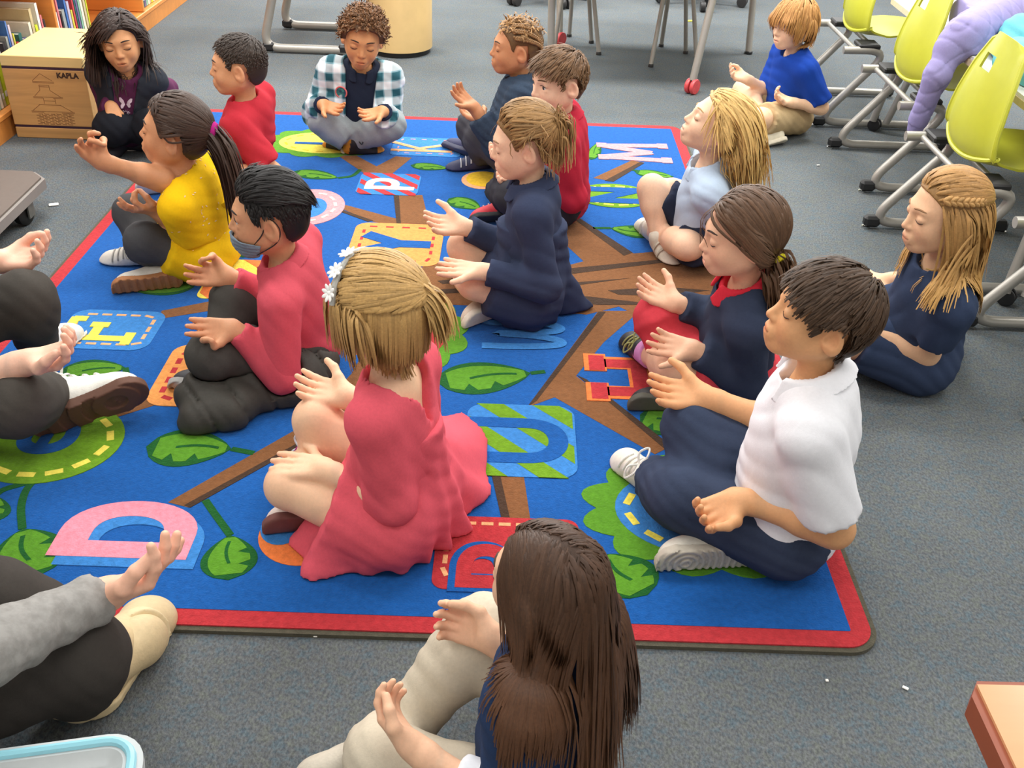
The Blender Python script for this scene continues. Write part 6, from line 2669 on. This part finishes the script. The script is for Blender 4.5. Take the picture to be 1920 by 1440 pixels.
for a in ((.34, .80, .45, .93), (.45, .93, .58, .81), (.34, .79, .60, .79), (.34, .77, .60, .77), (.41, .73, .53, .73), (.41, .70, .53, .70), (.41, .73, .41, .64), (.53, .73, .53, .64),
          (.41, .64, .33, .53), (.53, .64, .65, .52), (.31, .52, .67, .52), (.31, .50, .43, .50), (.55, .50, .67, .50), (.43, .50, .43, .40), (.57, .50, .57, .40), (.43, .45, .57, .45),
          (.37, .38, .27, .27), (.62, .38, .76, .26), (.36, .38, .63, .38), (.25, .26, .78, .26), (.25, .24, .40, .24), (.62, .24, .78, .24)):
    ink(*a)
for r in range(8):
    z = .03 + r * .026
    for k in range(6):
        x = .30 + k * .075 + (r % 2) * .03
        ink(x, z, x + .055, z, .003)
        if k % 2:
            ink(x, z, x, z + .02, .002)
tw.build('tower_drawing', LINE, box)['kind'] = 'stuff'

# ---- low bookshelf along the left
bs = empty('bookshelf', (-3.17, 4.0, 0))
tag(bs, 'orange wood bookshelf full of picture books behind the wooden toy box', 'bookshelf')
SX0, SX1, SY0, SY1 = -3.36, -3.0, 1.55, 6.6
yc, yl = (SY0 + SY1) / 2, SY1 - SY0
MB().box(((SX0 + SX1) / 2, yc, .046), (SX1 - SX0 - .02, yl, .092)).build('plinth', ORANGEW, bs)
MB().box(((SX0 + SX1) / 2, yc, .105), (SX1 - SX0 + .004, yl, .026), bev=.004).build('bottom_shelf', ORANGEW, bs)
MB().box((SX0 - .008, yc, .60), (.016, yl, 1.2)).build('back_panel', ORANGEW, bs)
DIV = (SY0 + .01, 2.50, 3.52, 4.72, 5.72, SY1 - .01)
for y in DIV:
    MB().box(((SX0 + SX1) / 2, y, .655), (SX1 - SX0, .022, 1.07), bev=.003).build('divider', ORANGEW, bs)
for z in (.56, .95, 1.2):
    MB().box(((SX0 + SX1) / 2, yc, z), (SX1 - SX0, yl, .024), bev=.003).build('shelf', ORANGEW, bs)

BOOKC = [('white', (230, 228, 222)), ('grey', (150, 154, 152)), ('yellow', (212, 200, 70)), ('purple', (106, 92, 140)), ('tan', (196, 180, 140)), ('pink', (214, 120, 126)),
         ('blue', (60, 108, 180)), ('red', (190, 60, 66)), ('mint', (140, 190, 164)), ('lime', (206, 218, 40)), ('black', (50, 48, 54)), ('lilac', (190, 180, 200)), ('teal', (44, 104, 100)), ('cream', (236, 226, 204))]
PAGES = mat('book_pages', (236, 232, 220), rough=.9)


def book(y, t, hgt, dep, cname, rgb, label, lean=0.0, x=None, z0=.1215):
    """one upright book, spine towards the room"""
    r = empty('book', ((x or SX1 - .03) - dep / 2, y, z0))
    tag(r, label, 'book', 'picture books on the low shelf')
    r.rotation_euler = (math.radians(lean), 0, 0)
    cm = mat('cover_' + cname, rgb, rough=.45, amount=.08)
    c = MB()
    for sg in (1, -1):
        c.box((0, sg * (t / 2 - .0012), hgt / 2), (dep, .0024, hgt))
    c.box((dep / 2 - .001, 0, hgt / 2), (.003, t, hgt))
    c.build('cover', cm, r, local=True)
    MB().box((-.003, 0, hgt / 2), (dep - .008, t - .005, hgt - .008)).build('pages', PAGES, r, local=True)
    if hgt > .19:
        MB().box((dep / 2 + .0008, 0, hgt * .2), (.001, t * .8, .024)).build('spine_label', mat('spine_label', (244, 242, 236), rough=.7), r, local=True)


places = ['beside the wooden box', 'behind the wooden box', 'before the shelf divider', 'past the shelf divider', 'in the far bay']
brng = random.Random(5)
seq = {}
for y0, y1, pl in ((2.66, 2.80, 0), (2.82, 3.46, 1), (3.56, 3.98, 3), (4.80, 5.30, 4)):
    y = y0
    lean = 0 if pl in (0, 4) else 3
    n = 0
    while y < y1:
        t = brng.choice((.012, .018, .024, .030, .016))
        hgt = brng.uniform(.20, .33)
        dep = brng.uniform(.17, .25)
        cn, rgb = BOOKC[(n * 5 + pl * 3) % len(BOOKC)]
        key = (cn, pl)
        seq[key] = seq.get(key, 0) + 1
        size = 'thin' if t < .02 else 'thick'
        tall = 'tall' if hgt > .27 else 'short'
        nth = ('', 'second ', 'third ', 'fourth ')[min(seq[key] - 1, 3)]
        book(y + t / 2, t, hgt, dep, cn, rgb, '%s%s %s %s book standing %s' % (nth, tall, size, cn, places[pl]), lean + brng.uniform(-1, 1))
        y += t + .004 + (.006 if lean else .002)
        n += 1

# ---- dark platform trolley
dl = empty('trolley', (-2.73, 1.85, 0))
tag(dl, 'dark platform trolley with grey edge on a black caster', 'trolley')
dv = nrm(np.array([-2.508, 1.66, 0]) - np.array([-2.516, 2.045, 0]))
MB().slab([(-2.585, 2.115), (-2.53, 2.06), (-2.515, 1.30), (-2.95, 1.30), (-2.95, 2.122)], .132, .140).build('platform_top', mat('platform_brown', (104, 94, 86), rough=.6, amount=.1), dl)
MB().slab([(-2.580, 2.125), (-2.518, 2.064), (-2.503, 1.29), (-2.96, 1.29), (-2.96, 2.132)], .098, .133).build('platform_edge', mat('platform_grey', (138, 132, 126), rough=.5, amount=.08), dl)
DARKW = mat('wheel_black', (34, 34, 34), rough=.45, amount=.1)
for cx, cy in ((-2.575, 1.955), (-2.88, 1.98), (-2.88, 1.42), (-2.60, 1.40)):
    fk = MB().box((cx, cy, .088), (.06, .06, .012), bev=.003)
    fk.box((cx - .018, cy + .012, .060), (.006, .045, .06))
    fk.box((cx + .034, cy - .004, .060), (.006, .045, .06))
    f_ = fk.build('caster_fork', mat('fork_steel', (150, 146, 138), rough=.35, metallic=.7), dl)
    MB().lathe((cx - .012, cy - .004, .044), [(.010, 0), (.034, .001), (.0425, .008), (.0425, .032), (.034, .039), (.010, .040)], 26, axis=(1, -.25, 0)).build('wheel', DARKW, f_, True)

# ---- plastic storage bin, lower left
BL = mat('bin_clear', (226, 230, 232), rough=.25, amount=.04, transmission=.35)
RIMB = mat('bin_rim_blue', (150, 212, 226), rough=.3, amount=.05)
bn = empty('storage_bin', (-1.62, -.78, 0))
tag(bn, 'clear plastic storage bin with a pale blue rim and white sticker', 'bin')
ang = math.atan2(-.487 + .523, -1.343 + 1.511)
bc, bs_ = math.cos(ang), math.sin(ang)
OB = np.array([-1.312, -.490])


def bin_pt(a, b):
    return (OB[0] - a * bc + b * bs_, OB[1] - a * bs_ - b * bc)


def bin_ring(d, r=.05, W_=.62, D_=.42):
    base = rnd_rect(-W_ + d, -D_ + d, -d, -d, max(r - d, .008), 6)
    return [bin_pt(-x, -y) for x, y in base]


wl = MB()
o1, o2, o3 = bin_ring(.03), bin_ring(.012), bin_ring(.0)
n = len(o1)
i1, i2 = bin_ring(.034), bin_ring(.017)
vs = [(*p, .004) for p in o1] + [(*p, .285) for p in o2] + [(*p, .285) for p in i2] + [(*p, .010) for p in i1]
fs = []
for k in range(3):
    fs += [(k * n + i, k * n + (i + 1) % n, (k + 1) * n + (i + 1) % n, (k + 1) * n + i) for i in range(n)]
fs += [tuple(range(n - 1, -1, -1)), tuple(range(3 * n, 4 * n))]
wl.add(vs, fs)
wl.build('tub', BL, bn, True)
lid = MB()
l0, l1, l2 = bin_ring(-.006), bin_ring(.022), bin_ring(.040)
vs = [(*p, .282) for p in l0] + [(*p, .300) for p in l0] + [(*p, .303) for p in l1] + [(*p, .288) for p in l2]
fs = []
for k in range(3):
    fs += [(k * n + i, k * n + (i + 1) % n, (k + 1) * n + (i + 1) % n, (k + 1) * n + i) for i in range(n)]
fs += [tuple(range(3 * n, 4 * n))]
lid.add(vs, fs)
lid.build('lid', mat('bin_lid', (214, 220, 220), rough=.3, amount=.05, transmission=.25), bn, True)
rr = bin_ring(.010)
MB().tube([(*p, .303) for p in rr + rr[:1]], .0075, 8).build('rim', RIMB, bn, True)
MB().box((*bin_pt(.31, .17), .292), (.44, .006, .006), rz=ang).build('lid_rib', mat('bin_lid'), bn)
MB().box((*bin_pt(-.008, .16), .276), (.02, .10, .06), rz=ang, bev=.006).build('latch', mat('bin_lid'), bn)
MB().lathe((*bin_pt(.105, .115), .286), [(.045, 0), (.047, .006), (.043, .009)], 30).build('sticker', mat('sticker_white', (250, 250, 250), rough=.6, amount=.02), bn, True)

# ---- wooden desk corner, lower right
dk = empty('desk', (.1, -1.1, 0))
tag(dk, 'reddish wood desk corner with a darker edge, off the rug', 'desk')
ZD = .70
A_, B_, C_ = P(1832, 1283, ZD), P(1920, 1285, ZD), P(1906, 1440, ZD)
ex, ey = nrm((B_ - A_) * [1, 1, 0]), nrm((C_ - A_) * [1, 1, 0])
ch = .012
tp = [A_ + ex * 0, A_ + ex * .85, A_ + ex * .85 + ey * .75, A_ + ey * .75]
tp2 = [A_ - ex * .010 + ey * .014, A_ - ex * .010 + ey * .76, A_ + ex * .86 + ey * .76, A_ + ex * .86 - ey * .008, A_ + ex * .004 - ey * .008]
MB().slab([tuple(p[:2]) for p in tp], ZD - .006, ZD).build('desk_top', mat('desk_cherry_top', (214, 158, 112), rough=.22, kind='wood', scale=14, amount=.10), dk)
MB().slab([tuple(p[:2]) for p in tp2], ZD - .034, ZD - .004).build('desk_edge', mat('desk_cherry', (146, 76, 50), rough=.4, amount=.08), dk)
for u_, v_ in ((.06, .06), (.80, .06), (.06, .70), (.80, .70)):
    q = A_ + ex * u_ + ey * v_
    MB().box((q[0], q[1], (ZD - .034) / 2), (.04, .04, ZD - .034), bev=.004).build('leg', STEEL, dk)


# ---- coats
def soft(name, label, S, m, amp, fr, h, seed, cat, base=None, group=None, parts=(), quilt=None, relax=1, away=()):
    lo, hi = S.bounds()

    def f(X):
        d = S(X) + amp * folds(X, fr, seed)
        if quilt:
            q1 = np.abs(np.sin((X @ quilt[0]) * quilt[2]))
            q2 = np.abs(np.sin((X @ quilt[1]) * quilt[2]))
            d = d + quilt[3] * (np.exp(-q1 * 8) + np.exp(-q2 * 8))
        for q in away:
            d = np.maximum(d, .003 - q(X))
        if base is not None:
            d = np.maximum(d, base - X[:, 2])
        return d
    V, Q = polygonise(f, lo - .02, hi + .02, h, 2.5)
    V = relax_verts(V, Q, relax)
    root = tag(link(name, np_mesh(name, V, Q), m), label, cat, group)
    return root, f


def table_slab(X):
    return np.maximum(.872 + .022 * (X[:, 1] - 1.25) - X[:, 0], np.maximum(X[:, 2] - .627, .588 - X[:, 2]))


# lilac quilted jacket on the white table, one sleeve hanging
LIL = cloth('lilac_nylon', (150, 142, 188), amount=.08, rough=.6)
S = SDF()
zt = .626
S.cone(P(1812, 70, zt + .05), P(1905, 20, zt + .06), .085, .10, .05)
S.cone(P(1790, 40, zt + .06), P(1850, 10, zt + .09), .07, .08, .05)
S.cone(P(1880, 62, zt + .02), P(1820, 84, zt + .02), .05, .04, .04)
S.cone(P(1915, -10, zt + .04), P(1980, 30, zt + .05), .09, .09, .05)
s0, s1, s2, s3 = P(1800, 55, zt + .03), PX(1781, 92, .835), PX(1758, 140, .80), PX(1722, 226, .79)
S.cone(s0, s1, .055, .048, .04)
S.cone(s1, s2, .048, .046, .03)
S.cone(s2, s3, .046, .038, .03)
S.cone(s1, PX(1752, 125, .82), .04, .02, .03)
lj, fl_ = soft('quilted_jacket', 'lilac quilted jacket draped over the white table edge', S, LIL, .002, 60, .0055, 1.0, 'jacket', quilt=(np.array([.6, .3, .75]), np.array([-.6, -.3, .75]), 46, .005), away=(table_slab, lambda X: np.maximum(np.maximum(2.58 - X[:, 1], X[:, 0] - .93), np.maximum(.40 - X[:, 2], X[:, 1] - 3.15))))
cu = SDF().cone(s3, s3 + nrm(s3 - s2) * .035, .039, .030, flat=False)
lo, hi = cu.bounds()
link('cuff', sdf_mesh('cuff', lambda X: cu(X) + .002 * np.sin(X[:, 0] * 500 + X[:, 1] * 380), lo - .01, hi + .01, .006), LIL, lj)

TQ = cloth('turquoise_nylon', (104, 184, 192), amount=.08, rough=.6)
S = SDF()
S.cone(P(1915, 70, zt + .06), P(1975, 90, zt + .06), .085, .10, .05)
S.cone(P(1905, 110, zt + .05), P(1975, 140, zt + .05), .07, .09, .03)
S.cone(P(1882, 90, zt + .03), P(1900, 130, zt + .03), .04, .05, .03)
soft('puffer_jacket', 'turquoise puffy jacket heaped on the white table', S, TQ, .007, 50, .008, 2.0, 'jacket', base=zt + .001)

# black coat on the rug
BK = cloth('coat_black', (66, 64, 59), amount=.16, rough=.55)
S = SDF()
z = RUG_T
S.cone(P(470, 668, z + .10), P(580, 690, z + .06), .085, .07, .04)
S.cone(P(430, 690, z + .06), P(560, 720, z + .04), .075, .07, .04)
S.cone(P(600, 670, z + .06), P(500, 655, z + .11), .055, .06, .03)
S.cone(P(400, 735, z + .045), P(500, 735, z + .03), .07, .065, .04)
S.cone(P(365, 742, z + .05), P(410, 700, z + .07), .05, .055, .03)
S.cone(P(380, 780, z + .03), P(430, 775, z + .03), .05, .055, .03)
S.cone(P(445, 760, z + .03), P(360, 795, z + .015), .05, .035, .03)
soft('winter_coat', 'black padded winter coat heaped on the rug beside the face mask wearer', S, BK, .006, 60, .007, .7, 'coat', base=RUG_T + .002, quilt=(np.array([.75, .6, .25]), np.array([.75, .6, .25]), 38, .007), away=tuple(MASKED.cloth) + (MASKED.S,))

# ---- scraps on the floor
SCR = mat('paper_white', (246, 244, 236), rough=.9, amount=.02)


def scrap(px, py, w, h, rot, m, lb, nm='paper_scrap', z=0.0):
    c = P(px, py, z)
    o = MB().box((c[0], c[1], z + .0035), (w, h, .003), rz=rot, bev=.0008).build(nm, m)
    tag(o, lb, 'scrap')


scrap(101, 385, .034, .022, .4, SCR, 'white paper scrap beside the trolley caster')
scrap(1697, 1292, .012, .007, -.6, SCR, 'tiny white paper scrap on the carpet near the desk corner')
scrap(1550, 1278, .006, .006, 0, SCR, 'white crumb of paper on the carpet below the rug corner')
scrap(1295, 40, .05, .03, .3, mat('paper_yellow', (232, 222, 60), rough=.8), 'yellow paper scrap on the carpet under the back table')
scrap(592, 1194, .008, .008, 0, SCR, 'white crumb just below the rug front edge')
scrap(1534, 311, .014, .006, .2, SCR, 'thin white scrap on the carpet between the pale blue polo and the chairs')
